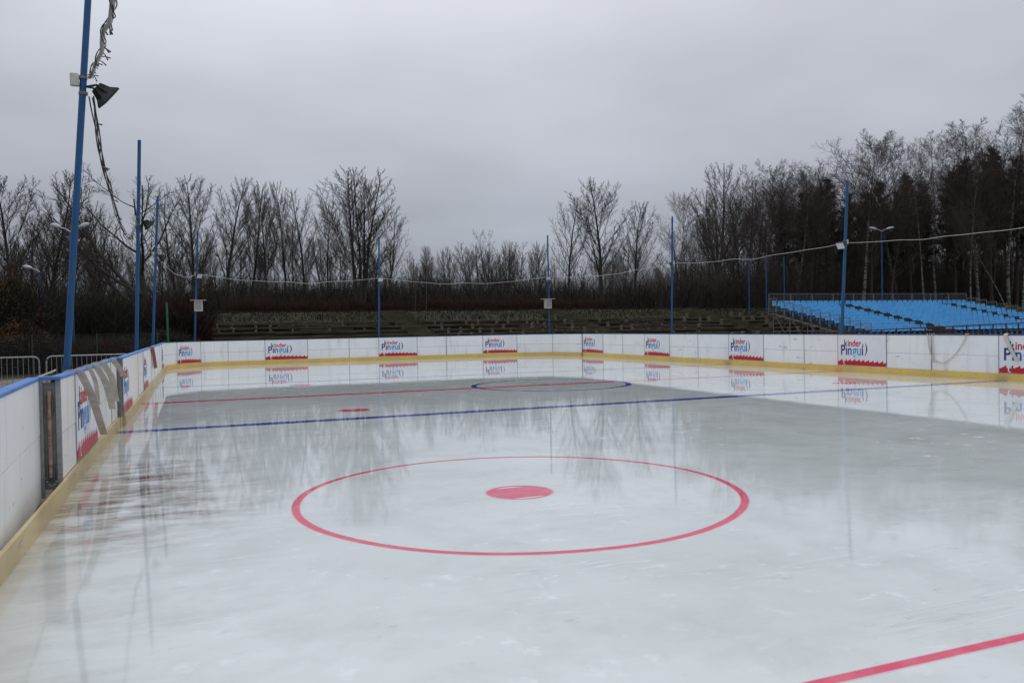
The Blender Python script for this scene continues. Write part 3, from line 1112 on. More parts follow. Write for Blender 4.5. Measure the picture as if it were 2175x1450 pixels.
# ------------------------------------------------------------------ crowd barriers and clutter on the left
def barrier(x0, y0, x1, y1, label):
    d = Vector((x1 - x0, y1 - y0, 0))
    L = d.length
    t_ = thing('crowd_barrier', label, 'crowd barrier', (x0, y0, -.1), math.atan2(d.y, d.x), 'crowd barriers beside the rink')
    p_ = MB()
    H_, rr = 1.1, .14
    pts_ = [(0, 0, .12), (0, 0, H_ - rr)] + [(rr - rr * math.cos(a), 0, H_ - rr + rr * math.sin(a)) for a in (R(30), R(60), R(90))]
    pts_ += [(L - rr + rr * math.sin(a), 0, H_ - rr + rr * math.cos(a)) for a in (0, R(30), R(60), R(90))] + [(L, 0, .12)]
    p_.tube(pts_, .021, 8)
    p_.build('frame', M['galv'], t_)
    p_ = MB()
    p_.tube([(0, 0, .2), (L, 0, .2)], .018, 8)
    p_.build('bottom_rail', M['galv'], t_)
    n_ = int(L / .125)
    me = None
    for i in range(1, n_):
        if me is None:
            q = MB()
            q.tube([(0, 0, .2), (0, 0, H_)], .008, 6)
            me = q.mesh('bar', M['galv'])
        ob = link('bar', me, t_)
        ob.location = (L * i / n_, 0, 0)
    for x in (.25, L - .25):
        p_ = MB()
        p_.tube([(x, -.28, .02), (x, -.05, .14), (x, .05, .14), (x, .28, .02)], .018, 6)
        p_.build('foot', M['galv'], t_)


barrier(-6.15, 25.25, -4.02, 25.65, 'galvanised crowd barrier at the left edge')
barrier(-3.86, 25.75, -1.75, 26.1, 'galvanised crowd barrier behind the nearest blue pole')
rs = random.Random(21)
for i, (x, y, lx, ly, lb) in enumerate([(-4.6, 19.5, 2.2, .5, 'long pale kerb slab nearest the left boards'), (-5.6, 21.0, 1.6, .4, 'short pale kerb slab at the left edge'), (-3.4, 22.6, 2.4, .35, 'long kerb slab before the crowd barriers'), (-4.9, 23.8, 2.0, .45, 'pale slab lying at the foot of the left barrier')]):
    p = MB()
    p.bevel_box(-lx / 2, -ly / 2, 0, lx / 2, ly / 2, .22, .02)
    ob = p.build('kerb_slab', M['slab'])
    ob.location = (x, y, -.1)
    ob.rotation_euler = (0, 0, rs.uniform(-.2, .25))
    tag(ob, lb, 'slab', 'loose slabs beside the rink')
q = at(44, 826, Y=14.5)
p = MB()
p.bevel_box(-.07, -.07, 0, .07, .07, .74, .015)
ob = p.build('timber_stub', M['rust'])
ob.location = (q.x, 14.5, -.1)
tag(ob, 'rusty brown timber stub behind the gate board', 'timber stub')
p = MB()
p.tube(sagged(at(-30, 838, Y=16), at(118, 786, Y=21), .03, 20, .015, 4), .022, 6)
tag(p.build('pale_pipe', M['hose'], sm=True), 'pale pipe lying behind the left gate board', 'pipe')

# mesh fence far left
ft = thing('mesh_fence', 'dull green wire mesh fence below the left trees', 'fence', (-14, 39.5, -.1), R(4))
for i in range(6):
    p = MB()
    p.tube([(i * 2.5, 0, 0), (i * 2.5, 0, 1.75)], .03, 6)
    p.build('fence_post', M['fence_green'], ft)
for i in range(5):
    p = MB()
    for k in range(42):
        x = i * 2.5 + 2.5 * (k + .5) / 42
        p.box(x - .004, -.004, .05, x + .004, .004, 1.7)
    for z in frange(.05, 1.7, .11):
        p.box(i * 2.5, .005, z - .005, i * 2.5 + 2.5, .013, z + .005)
    p.build('mesh_panel', M['fence_green'], ft)

# ------------------------------------------------------------------ stone terraces behind the far boards
ter = thing('stone_terrace', 'old mossy concrete terraces rising behind the far boards', 'terrace', (0, 0, 0))
rt = random.Random(31)
SEG = [(.7, 13.2), (15.0, 26.3), (28.2, 39.6), (41.8, 56.0)]
ROWS = 6
TREAD, RISE = 1.75, .30


def row(k):
    return 47.0 + TREAD * k, .62 + RISE * k


for k in range(ROWS):
    y0, z0 = row(k)
    for a_, b_ in SEG:
        n_ = max(4, int((b_ - a_) / 1.2))
        p = MB()
        for i in range(n_ + 1):
            x = a_ + (b_ - a_) * i / n_
            j1, j2, j3 = rt.uniform(-.03, .03), rt.uniform(-.05, .05), rt.uniform(-.02, .02)
            p.v += [(x, y0 + j2, z0 - RISE - .25), (x, y0 + j2, z0 + j1), (x, y0 + .5, z0 + j3), (x, y0 + TREAD + .1, z0 + j3 + .01)]
        for i in range(n_):
            for q in range(3):
                p.f.append((i * 4 + q, i * 4 + 4 + q, i * 4 + 5 + q, i * 4 + q + 1))
        p.f += [(0, 1, 2, 3), (n_ * 4 + 3, n_ * 4 + 2, n_ * 4 + 1, n_ * 4)]
        p.build('terrace_step', M['concrete'], ter)
        x = a_
        while x < b_ - .3:                           # added pale edges, light on the treads in their colour, some sunk or missing
            x2 = min(b_, x + rt.uniform(2.0, 3.2))
            if rt.random() < .86:
                dz_, dy_ = rt.uniform(-.03, .03), rt.uniform(-.03, .02)
                p = MB()
                p.bevel_box(x + .02, y0 - .07 + dy_, z0 - .10 + dz_, x2 - .02, y0 + .32, z0 + .035 + dz_, .015)
                p.build('lit_step_edge', M['stair'], ter)
            x = x2
for si, (a_, b_) in enumerate(((13.25, 14.95), (26.35, 28.15), (39.65, 41.75))):
    for k in range(16):
        y0 = 47.0 + k * .86
        z0 = .55 + k * .165
        p = MB()
        p.box(a_ + rt.uniform(0, .03), y0, z0 - .5, b_ - rt.uniform(0, .03), y0 + .9, z0 + rt.uniform(-.012, .012))
        p.build('stair_step', M['stair'], ter)
stub_me = []
for i in range(4):
    p = MB()
    h_ = (.42, .38, .46, .30)[i]
    p.add([(-.05, -.22, -.1), (.05, -.22, -.1), (.05, .22, -.1), (-.05, .22, -.1), (-.05, -.10, h_ * .6), (.05, -.10, h_ * .6), (-.05, -.24, h_ * .72), (.05, -.24, h_ * .72),
           (-.045, -.24, h_), (.045, -.24, h_), (.045, .2, h_), (-.045, .2, h_)],
          [(0, 1, 5, 4), (4, 5, 7, 6), (6, 7, 9, 8), (8, 9, 10, 11), (1, 2, 10, 9, 7, 5), (2, 3, 11, 10), (3, 0, 4, 6, 8, 11)])
    stub_me.append(p.mesh('bench_support', M['concrete2']))
for k in range(ROWS):
    y0, z0 = row(k)
    for s_, (a_, b_) in enumerate(SEG):
        if s_ == 0 and k not in (3, 4, 5):
            continue
        x = a_ + .7 + rt.uniform(0, .4)
        while x < b_ - .4:
            for dx in (0, .9):
                if rt.random() < (.82 if s_ < 2 else .5):
                    ob = link('bench_support', rt.choice(stub_me), ter)
                    ob.location = (x + dx + rt.uniform(-.05, .05), y0 + .75, z0)
                    ob.rotation_euler = (rt.uniform(-.08, .08), rt.uniform(-.12, .12), rt.uniform(-.2, .2))
            x += 2.3 + rt.uniform(-.1, .1)
for (k, a_, b_) in [(4, 4.5, 8.6), (3, 5.0, 9.4), (3, 9.6, 12.2), (2, 6.2, 9.5), (3, 29.2, 33.6), (2, 30.0, 34.5), (1, 28.9, 32.0), (1, 32.2, 36.6), (4, 29.0, 31.6), (4, 33.0, 35.9), (2, 21, 24.5), (1, 20.5, 25.4), (3, 43.5, 47), (2, 43, 46.5)]:
    y0, z0 = row(k)
    p = MB()
    for q in (0, .16):
        p.box(a_, y0 + .58 + q, z0 + .40, b_, y0 + .58 + q + .13, z0 + .445)
    ob = p.build('bench_plank', M['plank'], ter)
# grass tufts on the bank above the steps
p = MB()
rg_ = random.Random(77)
for i in range(16000):
    x = rg_.uniform(0.5, 60)
    y = rg_.uniform(57.3, 63.5) if rg_.random() < .8 else 47 + TREAD * rg_.randint(0, 5) + rg_.uniform(.2, 1.7)
    if any(a_ - .05 < x < b_ + .05 for a_, b_ in ((13.25, 14.95), (26.35, 28.15), (39.65, 41.75))):
        continue
    k = int((y - 47) / TREAD)
    z = ground(x, y) if y > 57.4 else row(min(k, 5))[1]
    if y <= 57.4 and math.sin(x * .7 + k * 2.1) + math.sin(x * 1.9 + k) < .9:
        continue
    h_ = rg_.uniform(.06, .26)
    a2 = rg_.uniform(0, math.pi)
    wx, wy = .035 * math.cos(a2), .035 * math.sin(a2)
    lx, ly = rg_.uniform(-.1, .1), rg_.uniform(-.1, .1)
    p.add([(x - wx, y - wy, z - .02), (x + wx, y + wy, z - .02), (x + lx, y + ly, z + h_)], [(0, 1, 2)])
tag(p.build('grass', M['grass']), 'dull olive winter grass on the terrace bank', 'grass', kind='stuff')

# ------------------------------------------------------------------ grandstand with blue seats
st = thing('grandstand', 'steel grandstand full of bright blue plastic seats', 'grandstand', (0, 0, 0))
NR, RD_, RZ = 11, .86, .185
Y0S, Z0S = 46.6, 2.36                                # back row
XA, XB = 38.9, 58.9
AIS = [(44.3, 45.6), (54.9, 56.3)]
PITCH = .53
p = MB()                                             # one seat: moulded pan and curved backrest, facing -Y
prof = [(-.22, .38), (-.24, .42), (-.16, .43), (.02, .405), (.12, .43), (.17, .52), (.20, .66), (.215, .78), (.235, .80)]
for i, (y, z) in enumerate(prof):
    hw = .245 if i < 5 else (.248 - .008 * (i - 4))
    if i == len(prof) - 1:
        hw = .20
    bow = .0 if i < 4 else .03
    p.v += [(-hw, y - bow, z + (.02 if i < 5 else 0)), (0, y, z), (hw, y - bow, z + (.02 if i < 5 else 0))]
for i in range(len(prof) - 1):
    p.f += [(i * 3, i * 3 + 1, i * 3 + 4, i * 3 + 3), (i * 3 + 1, i * 3 + 2, i * 3 + 5, i * 3 + 4)]
p.add([(-.03, -.05, 0), (.03, -.05, 0), (.03, .05, 0), (-.03, .05, 0), (-.03, -.05, .41), (.03, -.05, .41), (.03, .05, .41), (-.03, .05, .41)], [(0, 1, 5, 4), (1, 2, 6, 5), (2, 3, 7, 6), (3, 0, 4, 7)])
SEAT = p.mesh('seat', M['seat'], sm=False)
spots = []
for r_ in range(NR):
    y, z = Y0S - r_ * RD_, Z0S - r_ * RZ
    x = XA + .32
    while x < XB - .2:
        if r_ == 0 or not any(a_ - .16 < x < b_ + .16 for a_, b_ in AIS):
            u, v_, dd = project((x, y, z + .6))
            spots.append((0 if u < 2180 and v_ < 712 else 1, dd, x, y, z))
        x += PITCH
spots.sort()
rest = MB()
rq = random.Random(2)
for i, (o_, dd, x, y, z) in enumerate(spots):
    if i < 300:
        ob = link('seat', SEAT, st)
        ob.location = (x, y + .1, z)
        ob.rotation_euler = (0, 0, rq.uniform(-.04, .04))
    else:
        rest.add([(v.co.x + x, v.co.y + y + .1, v.co.z + z) for v in SEAT.vertices], [tuple(q.vertices) for q in SEAT.polygons])
if rest.v:
    tag(rest.build('seat_rows', M['seat'], st), kind='stuff')
for r_ in range(NR):
    y, z = Y0S - r_ * RD_, Z0S - r_ * RZ
    p = MB()
    p.box(XA, y - .36, z - .06, XB, y + .42, z)
    p.build('deck', M['deck'], st)
    p = MB()
    p.box(XA, y - .40, z - RZ - .02, XB, y - .37, z - .02)
    p.build('riser', M['deck'], st)
    for a_, b_ in AIS:                               # intermediate aisle step
        p = MB()
        p.box(a_ + .02, y - .72, z - RZ - .03, b_ - .02, y - .42, z + .50)
        p.build('aisle_step', M['deck'], st)


def rail_panel(x0, y0, z0, x1, y1, z1, h, nb, name='guard_rail', mt='galv_dull'):
    p_ = MB()
    a_, b_ = Vector((x0, y0, z0)), Vector((x1, y1, z1))
    for q in (.08, h):
        p_.tube([a_ + Vector((0, 0, q)), b_ + Vector((0, 0, q))], .02, 6)
    for q in (a_, b_):
        p_.tube([q, q + Vector((0, 0, h + .02))], .028, 6)
    for i in range(1, nb):
        c_ = a_.lerp(b_, i / nb)
        p_.tube([c_ + Vector((0, 0, .08)), c_ + Vector((0, 0, h))], .012, 4)
    p_.build(name, M[mt], st)


NBK = 10
for i in range(NBK):
    xa, xb = XA + (XB - XA) * i / NBK, XA + (XB - XA) * (i + 1) / NBK
    rail_panel(xa + .02, Y0S + .5, Z0S, xb - .02, Y0S + .5, Z0S, 1.32, 15)
for r_ in range(NR):
    y, z = Y0S - r_ * RD_, Z0S - r_ * RZ
    for xx in (XA - .05, XB + .05):
        rail_panel(xx, y + .46, z - .25, xx, y - .38, z - .25, 1.2, 6)
# framework below the stand
for xx in (XA - .02, 43.8, 48.8, 53.8, XB):
    for r_ in range(0, NR, 2):
        y, z = Y0S - r_ * RD_, Z0S - r_ * RZ
        g0 = ground(xx, y) - .05
        p = MB()
        p.tube([(xx, y, g0), (xx, y, z - .07)], .038, 6)
        p.build('scaffold_post', M['galv_dull'], st)
    for r_ in range(0, NR - 2, 2):
        y, z = Y0S - r_ * RD_, Z0S - r_ * RZ
        y2, z2 = Y0S - (r_ + 2) * RD_, Z0S - (r_ + 2) * RZ
        g2 = ground(xx, y2)
        p = MB()
        p.tube([(xx + .03, y, z - .12), (xx + .03, y2, g2 + .15)], .026, 5)
        p.tube([(xx - .03, y, ground(xx, y) + .1), (xx - .03, y2, z2 - .12)], .026, 5)
        p.tube([(xx, y, .95), (xx, y2, .95)], .026, 5)
        p.build('brace', M['galv_dull'], st)
    p = MB()
    p.tube([(xx, Y0S, Z0S - .16), (xx, Y0S - (NR - 1) * RD_, Z0S - (NR - 1) * RZ - .16)], .045, 6)
    p.build('raker_beam', M['galv_dull'], st)
# oxide red railing along the front of the stand
rl_ = thing('front_railing', 'dark red steel railing along the front of the blue seats', 'railing', (0, 0, 0))
a_, b_ = Vector((33.8, 36.6, -.1)), Vector((60.5, 36.9, .1))
for k, h in enumerate((1.04, .62)):
    p = MB()
    p.tube([a_ + Vector((0, 0, h)), b_ + Vector((0, 0, h + .32 * (1 - k * .3)))], .04, 6)
    p.build('rail', M['oxide'], rl_)
for i in range(23):
    c_ = a_.lerp(b_, i / 22)
    p = MB()
    p.tube([c_, c_ + Vector((0, 0, 1.06 + .32 * i / 22))], .045, 6)
    p.build('rail_post', M['oxide'], rl_)


# ------------------------------------------------------------------ trees
class Grow:
    """branching skeleton turned into two meshes: trunk with limbs, crown of twigs"""

    def __init__(self, seed):
        self.r = random.Random(seed)
        self.trunk, self.crown = MB(), MB()
        self.dark_limbs = False

    def path(self, p, d, length, seg, up, jit, droop=0):
        pts = [p.copy()]
        d = d.normalized()
        for i in range(seg):
            d = d + Vector((self.r.gauss(0, jit), self.r.gauss(0, jit), self.r.gauss(0, jit) + up - droop * i / seg))
            d.normalize()
            p = p + d * (length / seg)
            pts.append(p.copy())
        return pts

    def twig(self, pts, r0):
        mb = self.crown
        o = len(mb.v)
        n = len(pts)
        t = (pts[-1] - pts[0])
        ref = Vector((0, 0, 1)) if abs(t.z) < .8 * t.length else Vector((1, 0, 0))
        s = t.cross(ref)
        if s.length < 1e-6:
            s = Vector((1, 0, 0))
        s.normalize()
        q = t.cross(s).normalized()
        offs = (s, s * -.5 + q * .87, s * -.5 - q * .87)
        for i, p in enumerate(pts[:-1]):
            rr = r0 * (1 - .75 * i / (n - 1))
            for a in offs:
                mb.v.append(tuple(p + a * rr))
        mb.v.append(tuple(pts[-1]))
        for i in range(n - 2):
            for k in range(3):
                k2 = (k + 1) % 3
                mb.f.append((o + i * 3 + k, o + i * 3 + k2, o + i * 3 + 3 + k2, o + i * 3 + 3 + k))
        e = o + (n - 2) * 3
        tip = o + (n - 1) * 3
        for k in range(3):
            mb.f.append((e + k, e + (k + 1) % 3, tip))

    def along(self, pts, u):
        f = u * (len(pts) - 1)
        i = min(int(f), len(pts) - 2)
        return pts[i].lerp(pts[i + 1], f - i), (pts[i + 1] - pts[i]).normalized()

    def side(self, d, ang, az=None):
        ref = Vector((0, 0, 1)) if abs(d.z) < .95 else Vector((1, 0, 0))
        s = d.cross(ref).normalized()
        q = d.cross(s)
        az = self.r.uniform(0, 2 * math.pi) if az is None else az
        return d * math.cos(ang) + (s * math.cos(az) + q * math.sin(az)) * math.sin(ang)

    def limb(self, pts, r0, r1, level, S):
        n = len(pts)
        rad = [r0 + (r1 - r0) * (i / (n - 1)) ** .8 for i in range(n)]
        if level == 0:
            self.trunk.tube(pts, rad, 8, cap=False)
        elif level == 1:
            (self.crown if self.dark_limbs else self.trunk).tube(pts, rad, 5, cap=False)
        else:
            self.twig(pts, r0)
        if level >= len(S):
            return
        sp_ = S[level]
        L = sum((pts[i + 1] - pts[i]).length for i in range(n - 1))
        cnt = max(1, int(sp_['n'] * self.r.uniform(.8, 1.2)))
        az = self.r.uniform(0, 6)
        for k in range(cnt):
            u = sp_['u0'] + (1 - sp_['u0']) * ((k + self.r.uniform(.1, .9)) / cnt)
            u = min(u, .985)
            p, d = self.along(pts, u)
            az += 2.4 + self.r.uniform(-.5, .5)
            ln = L * sp_['len'] * sp_['shape'](u) * self.r.uniform(.7, 1.2)
            if ln < .08:
                continue
            ang = R(sp_['ang'] * self.r.uniform(.75, 1.25))
            dd = self.side(d, ang, az)
            seg = sp_['seg']
            pp = self.path(p, dd, ln, seg, sp_['up'], sp_['jit'], sp_.get('droop', 0))
            ri = r0 + (r1 - r0) * u
            rr = min(ri * sp_['rr'], .75 * ri) if level < 1 else max(ri * sp_['rr'], sp_.get('rmin', .006))
            self.limb(pp, rr, rr * .3, level + 1, S)


def dome(a, b_=1.0):
    return lambda u: max(.12, (1 - u) ** a * b_ + .10)


def oval(u):
    return .25 + math.sin(max(0, min(1, (u - .15) / .9)) * math.pi) * .85


def make_tree(kind, seed):
    g_ = Grow(seed)
    r_ = g_.r
    H = 14.0
    if kind == 'upright':                            # steep branches that all reach for the top: domed crown
        S = [dict(n=32, u0=.24, len=.70, ang=34, up=.085, jit=.03, seg=8, rr=.32, shape=lambda u: min(.50 + .12 * (1 - u), 1.0 * (1 - u) + .10)),
             dict(n=17, u0=.20, len=.25, ang=29, up=.05, jit=.03, seg=4, rr=.42, rmin=.013, shape=lambda u: .45 + .8 * (1 - u)),
             dict(n=8, u0=.15, len=.48, ang=30, up=.03, jit=.045, seg=3, rr=.5, rmin=.0085, shape=dome(.5)),
             dict(n=4, u0=.2, len=.55, ang=30, up=.03, jit=.05, seg=2, rr=.6, rmin=.006, shape=dome(.4))]
        g_.limb(g_.path(Vector((0, 0, -.3)), Vector((r_.gauss(0, .03), r_.gauss(0, .03), 1)), H * .92, 12, .03, .03), .19, .02, 0, S)
    elif kind == 'vase':                             # several stems from one foot, great rounded crown
        S = [dict(n=20, u0=.20, len=.62, ang=40, up=.10, jit=.03, seg=8, rr=.33, shape=lambda u: min(.62, 1.0 * (1 - u) + .10)),
             dict(n=16, u0=.2, len=.25, ang=30, up=.05, jit=.03, seg=4, rr=.42, rmin=.014, shape=lambda u: .45 + .8 * (1 - u)),
             dict(n=7, u0=.15, len=.48, ang=30, up=.03, jit=.045, seg=3, rr=.5, rmin=.009, shape=dome(.5)),
             dict(n=2.4, u0=.2, len=.55, ang=30, up=.03, jit=.05, seg=2, rr=.6, rmin=.0065, shape=dome(.4))]
        for i, (dx, dy) in enumerate(((-.13, .05), (-.05, .12), (.02, -.10), (.08, .08), (.18, -.04))):
            g_.limb(g_.path(Vector((dx * .8, dy * .8, -.3)), Vector((dx, dy, 1)), H * (.90, .95, .96, .94, .86)[i], 10, .05, .03), .145 - .012 * i, .018, 0, S)
    elif kind == 'spread':                           # broader crown, crooked limbs
        S = [dict(n=22, u0=.26, len=.62, ang=44, up=.085, jit=.05, seg=8, rr=.36, shape=lambda u: min(.66, 1.0 * (1 - u) + .12)),
             dict(n=13, u0=.2, len=.30, ang=36, up=.05, jit=.05, seg=4, rr=.42, rmin=.014, shape=lambda u: .45 + .7 * (1 - u)),
             dict(n=7, u0=.15, len=.48, ang=34, up=.03, jit=.06, seg=3, rr=.5, rmin=.009, shape=dome(.5)),
             dict(n=3.4, u0=.2, len=.55, ang=34, up=.04, jit=.10, seg=2, rr=.6, rmin=.0065, shape=dome(.4))]
        g_.limb(g_.path(Vector((0, 0, -.3)), Vector((r_.gauss(0, .06), r_.gauss(0, .06), 1)), H * .93, 12, .03, .05), .20, .025, 0, S)
    elif kind == 'birch':                            # slim pale trunk, brown haze of very fine twigs
        g_.dark_limbs = True
        S = [dict(n=26, u0=.34, len=.36, ang=36, up=.055, jit=.05, seg=7, rr=.36, shape=lambda u: .30 + .9 * math.sin(min(1, (1 - u) * 1.5) * 1.57)),
             dict(n=13, u0=.2, len=.36, ang=36, up=.03, jit=.04, seg=4, rr=.42, rmin=.010, shape=lambda u: .5 + .7 * (1 - u)),
             dict(n=8, u0=.15, len=.55, ang=36, up=.0, jit=.05, seg=3, rr=.5, rmin=.0085, droop=.10, shape=dome(.4)),
             dict(n=5, u0=.15, len=.6, ang=34, up=-.02, jit=.08, seg=2, rr=.6, rmin=.006, droop=.15, shape=dome(.3))]
        g_.limb(g_.path(Vector((0, 0, -.3)), Vector((r_.gauss(0, .04), r_.gauss(0, .04), 1)), H, 14, .02, .03), .125, .012, 0, S)
    elif kind == 'thicket':                          # small dense tree
        S = [dict(n=20, u0=.10, len=.36, ang=36, up=.07, jit=.09, seg=5, rr=.45, shape=lambda u: .4 + .8 * (1 - u)),
             dict(n=8, u0=.15, len=.48, ang=36, up=.05, jit=.12, seg=4, rr=.45, rmin=.016, shape=dome(.6)),
             dict(n=7, u0=.15, len=.5, ang=38, up=.04, jit=.12, seg=3, rr=.5, rmin=.0085, shape=dome(.5))]
        for i in range(3):
            g_.limb(g_.path(Vector((r_.uniform(-.5, .5), r_.uniform(-.5, .5), -.3)), Vector((r_.gauss(0, .16), r_.gauss(0, .16), 1)), H * r_.uniform(.75, 1), 9, .03, .05), .12, .018, 0, S)
    elif kind == 'willow':                           # leaning old trunk, long arched limbs to one side
        S = [dict(n=8, u0=.35, len=.62, ang=50, up=.06, jit=.08, seg=9, rr=.62, shape=lambda u: .7 + .4 * (1 - u)),
             dict(n=12, u0=.18, len=.36, ang=42, up=.07, jit=.11, seg=5, rr=.42, rmin=.02, shape=dome(.4)),
             dict(n=8, u0=.15, len=.5, ang=36, up=.05, jit=.13, seg=4, rr=.5, rmin=.012, shape=dome(.4)),
             dict(n=4, u0=.2, len=.5, ang=36, up=.02, jit=.12, seg=2, rr=.6, rmin=.008, shape=dome(.3))]
        g_.limb(g_.path(Vector((0, 0, -.3)), Vector((-.25, 0, 1)), H * .85, 10, .0, .06), .38, .05, 0, S)
        # two long limbs reaching towards the rink and the left
        for dx, dz, ln, u in ((-.9, .55, .62, .3), (-.75, .9, .72, .38), (.9, .35, .4, .28)):
            b0 = Vector((-.25 * H * u * .8, 0, H * u * .8))
            g_.limb(g_.path(b0, Vector((dx, r_.uniform(-.2, .2), dz)), H * ln, 9, .03, .07), .19, .03, 0, [dict(n=11, u0=.2, len=.38, ang=46, up=.10, jit=.1, seg=6, rr=.5, shape=dome(.4))] + S[2:])
    return g_


def pine(seed):
    g_ = Grow(seed)
    r_ = g_.r
    H = 14.0
    pts = g_.path(Vector((0, 0, -.3)), Vector((r_.gauss(0, .03), r_.gauss(0, .03), 1)), H * .97, 12, .02, .02)
    g_.trunk.tube(pts, [.19 * (1 - .85 * i / 12) for i in range(13)], 8, cap=False)
    mb = g_.crown
    for k in range(74):
        u = .30 + .69 * (k + r_.random()) / 74
        p, d = g_.along(pts, u)
        dead = u < .45 and r_.random() < .5
        ln = (.5 + 2.1 * (1 - u) ** .6 * min(1, (u - .22) * 4)) * r_.uniform(.6, 1.25)
        dd = g_.side(d, R(r_.uniform(62, 95) - 30 * u))
        bp_ = g_.path(p, dd, ln, 4, .03, .08)
        g_.trunk.tube(bp_, [.035, .028, .02, .014, .008], 4, cap=False)
        if dead:
            continue
        for j in range(int(12 + 22 * ln)):
            c_, _ = g_.along(bp_, r_.uniform(.22, 1))
            c_ = c_ + Vector((r_.gauss(0, .16), r_.gauss(0, .16), r_.gauss(.02, .09)))
            for q in range(5):                       # tuft of needles
                a_ = Vector((r_.gauss(0, 1), r_.gauss(0, 1), r_.gauss(.35, .7))).normalized()
                s = a_.cross(Vector((r_.gauss(0, 1), r_.gauss(0, 1), r_.gauss(0, 1)))).normalized() * .028
                o_ = len(mb.v)
                e = c_ + a_ * r_.uniform(.14, .30)
                mb.v += [tuple(c_ - s), tuple(c_ + s), tuple(e)]
                mb.f.append((o_, o_ + 1, o_ + 2))
    return g_


VAR = {}


def variant(kind, seed, bark, twig):
    g_ = pine(seed) if kind == 'pine' else make_tree(kind, seed)
    zt = max(v[2] for v in g_.trunk.v + g_.crown.v)
    VAR.setdefault(kind, []).append((g_.trunk.mesh('trunk', M[bark], sm=True), g_.crown.mesh('crown', M[twig]), zt))


VSEED = 19
for s_ in (1, 2, 3):
    variant('upright', s_, 'bark', 'twig')
variant('vase', VSEED, 'bark', 'twig')
for s_ in (21, 22):
    variant('spread', s_, 'bark', 'twig')
for s_ in (31, 32, 33):
    variant('birch', s_, 'bark_birch', 'twig_red')
for s_ in (41, 42):
    variant('thicket', s_, 'bark', 'twig')
variant('willow', 51, 'bark', 'twig')
for s_ in (61, 62):
    variant('pine', s_, 'bark_pine', 'needle')

NAMES = {'upright': 'poplar_tree', 'vase': 'many_stemmed_tree', 'spread': 'bare_tree', 'birch': 'birch_tree', 'thicket': 'young_tree', 'willow': 'willow_tree', 'pine': 'pine_tree'}
rtree = random.Random(99)
cnt = {}


def tree(px, ytop, Y, kind, label, group, lean=0, wide=1.0, var=None, rz=None):
    q = at(px, 650, Y=Y)
    tp = at(px, ytop, Y=Y)
    z0 = ground(q.x, Y) - .05
    i = cnt.get(kind, 0)
    cnt[kind] = i + 1
    tr, cr, zt = VAR[kind][(i if var is None else var) % len(VAR[kind])]
    s = (tp.z - z0) / zt
    t_ = thing(NAMES[kind], label, 'tree', (q.x, Y, z0), rtree.uniform(0, 6.28) if rz is None else rz, group)
    t_.scale = (s * wide, s * wide, s)
    if lean:
        t_.rotation_mode = 'QUATERNION'
        t_.rotation_quaternion = Matrix.Rotation(lean, 4, FW).to_quaternion() @ Matrix.Rotation(rtree.uniform(0, 6.28), 4, 'Z').to_quaternion()
    link('trunk', tr, t_)
    link('crown', cr, t_)
    return t_


G1 = 'bare trees along the far side'
for a_ in [
    (28, 352, 68, 'upright', 'bare tree at the left picture edge behind the russet shrubs', 1.25),
    (100, 362, 70, 'upright', 'bare tree left of the nearest blue pole', 1.25),
    (160, 420, 78, 'spread', 'bare tree half hidden by the nearest blue pole', 1.1),
    (232, 430, 78, 'upright', 'bare tree between the nearest pole and the willow', 1.1),
    (378, 405, 72, 'spread', 'bare tree between the willow and the corner speaker pole', 1.0),
    (412, 362, 74, 'upright', 'tall bare tree right above the corner speaker pole', 1.15),
    (486, 366, 76, 'upright', 'tall bare tree right of the corner speaker pole', 1.15),
    (530, 378, 78, 'upright', 'third tall bare tree right of the corner speaker pole', 1.0),
    (568, 400, 76, 'upright', 'slim bare tree in the middle of the left row', .9),
    (606, 385, 80, 'upright', 'slim straight bare tree left of the wide forked one', .75),
    (651, 398, 74, 'spread', 'wide forked bare tree left of the great fan shaped one', .95),
    (698, 425, 77, 'upright', 'slim crooked bare tree touching the great fan shaped one', .8),
    (765, 346, 68, 'vase', 'great fan shaped bare tree left of the gap in the wood', 1.4),
    (828, 432, 70, 'spread', 'smaller bare tree right below the great fan shaped one', .8),
    (1205, 412, 74, 'spread', 'bare tree right of the far right corner pole', .95),
    (1281, 370, 72, 'upright', 'tall regular bare tree between the two right poles', 1.35),
    (1352, 420, 74, 'upright', 'bare tree leaning beside the tall regular one', 1.1),
    (1516, 336, 66, 'upright', 'tallest poplar right of the slim right pole', 1.25),
    (1585, 372, 66, 'spread', 'bare crooked tree right of the tallest poplar', .85),
]:
    tree(a_[0], a_[1], a_[2], a_[3], a_[4], G1, wide=a_[5])
tree(325, 345, 57, 'willow', 'old leaning willow with arched limbs behind the left poles', None, var=0, rz=R(-18), wide=1.0)
G2 = 'birches of the right hand wood'
for a_ in [
    (1440, 402, 66, 'birch', 'slim pale birch just right of the slim right pole', 0, .9),
    (1626, 335, 68, 'birch', 'hazy birch behind the three fence posts', 0, 1.2),
    (1690, 342, 70, 'birch', 'hazy birch left of the dark pines', 0, 1.2),
    (1745, 335, 72, 'birch', 'birch rising behind the first dark pine', 0, 1.1),
    (1832, 284, 62, 'birch', 'tall birch just right of the seats pole', 0, 1.35),
    (1908, 288, 64, 'birch', 'tall birch right of the double street lamp', 0, 1.3),
    (1988, 278, 62, 'birch', 'slim birch leaning left above the seats', -.06, .9),
    (2080, 250, 60, 'birch', 'high birch above the dark pines', 0, 1.1),
    (2142, 222, 58, 'birch', 'highest birch at the right picture edge', 0, 1.25),
    (2150, 395, 54, 'birch', 'strongly slanting white birch before the pines', -.41, .7),
]:
    tree(a_[0], a_[1], a_[2], a_[3], a_[4], G2, lean=a_[5], wide=a_[6])
G3 = 'dark pines behind the grandstand'
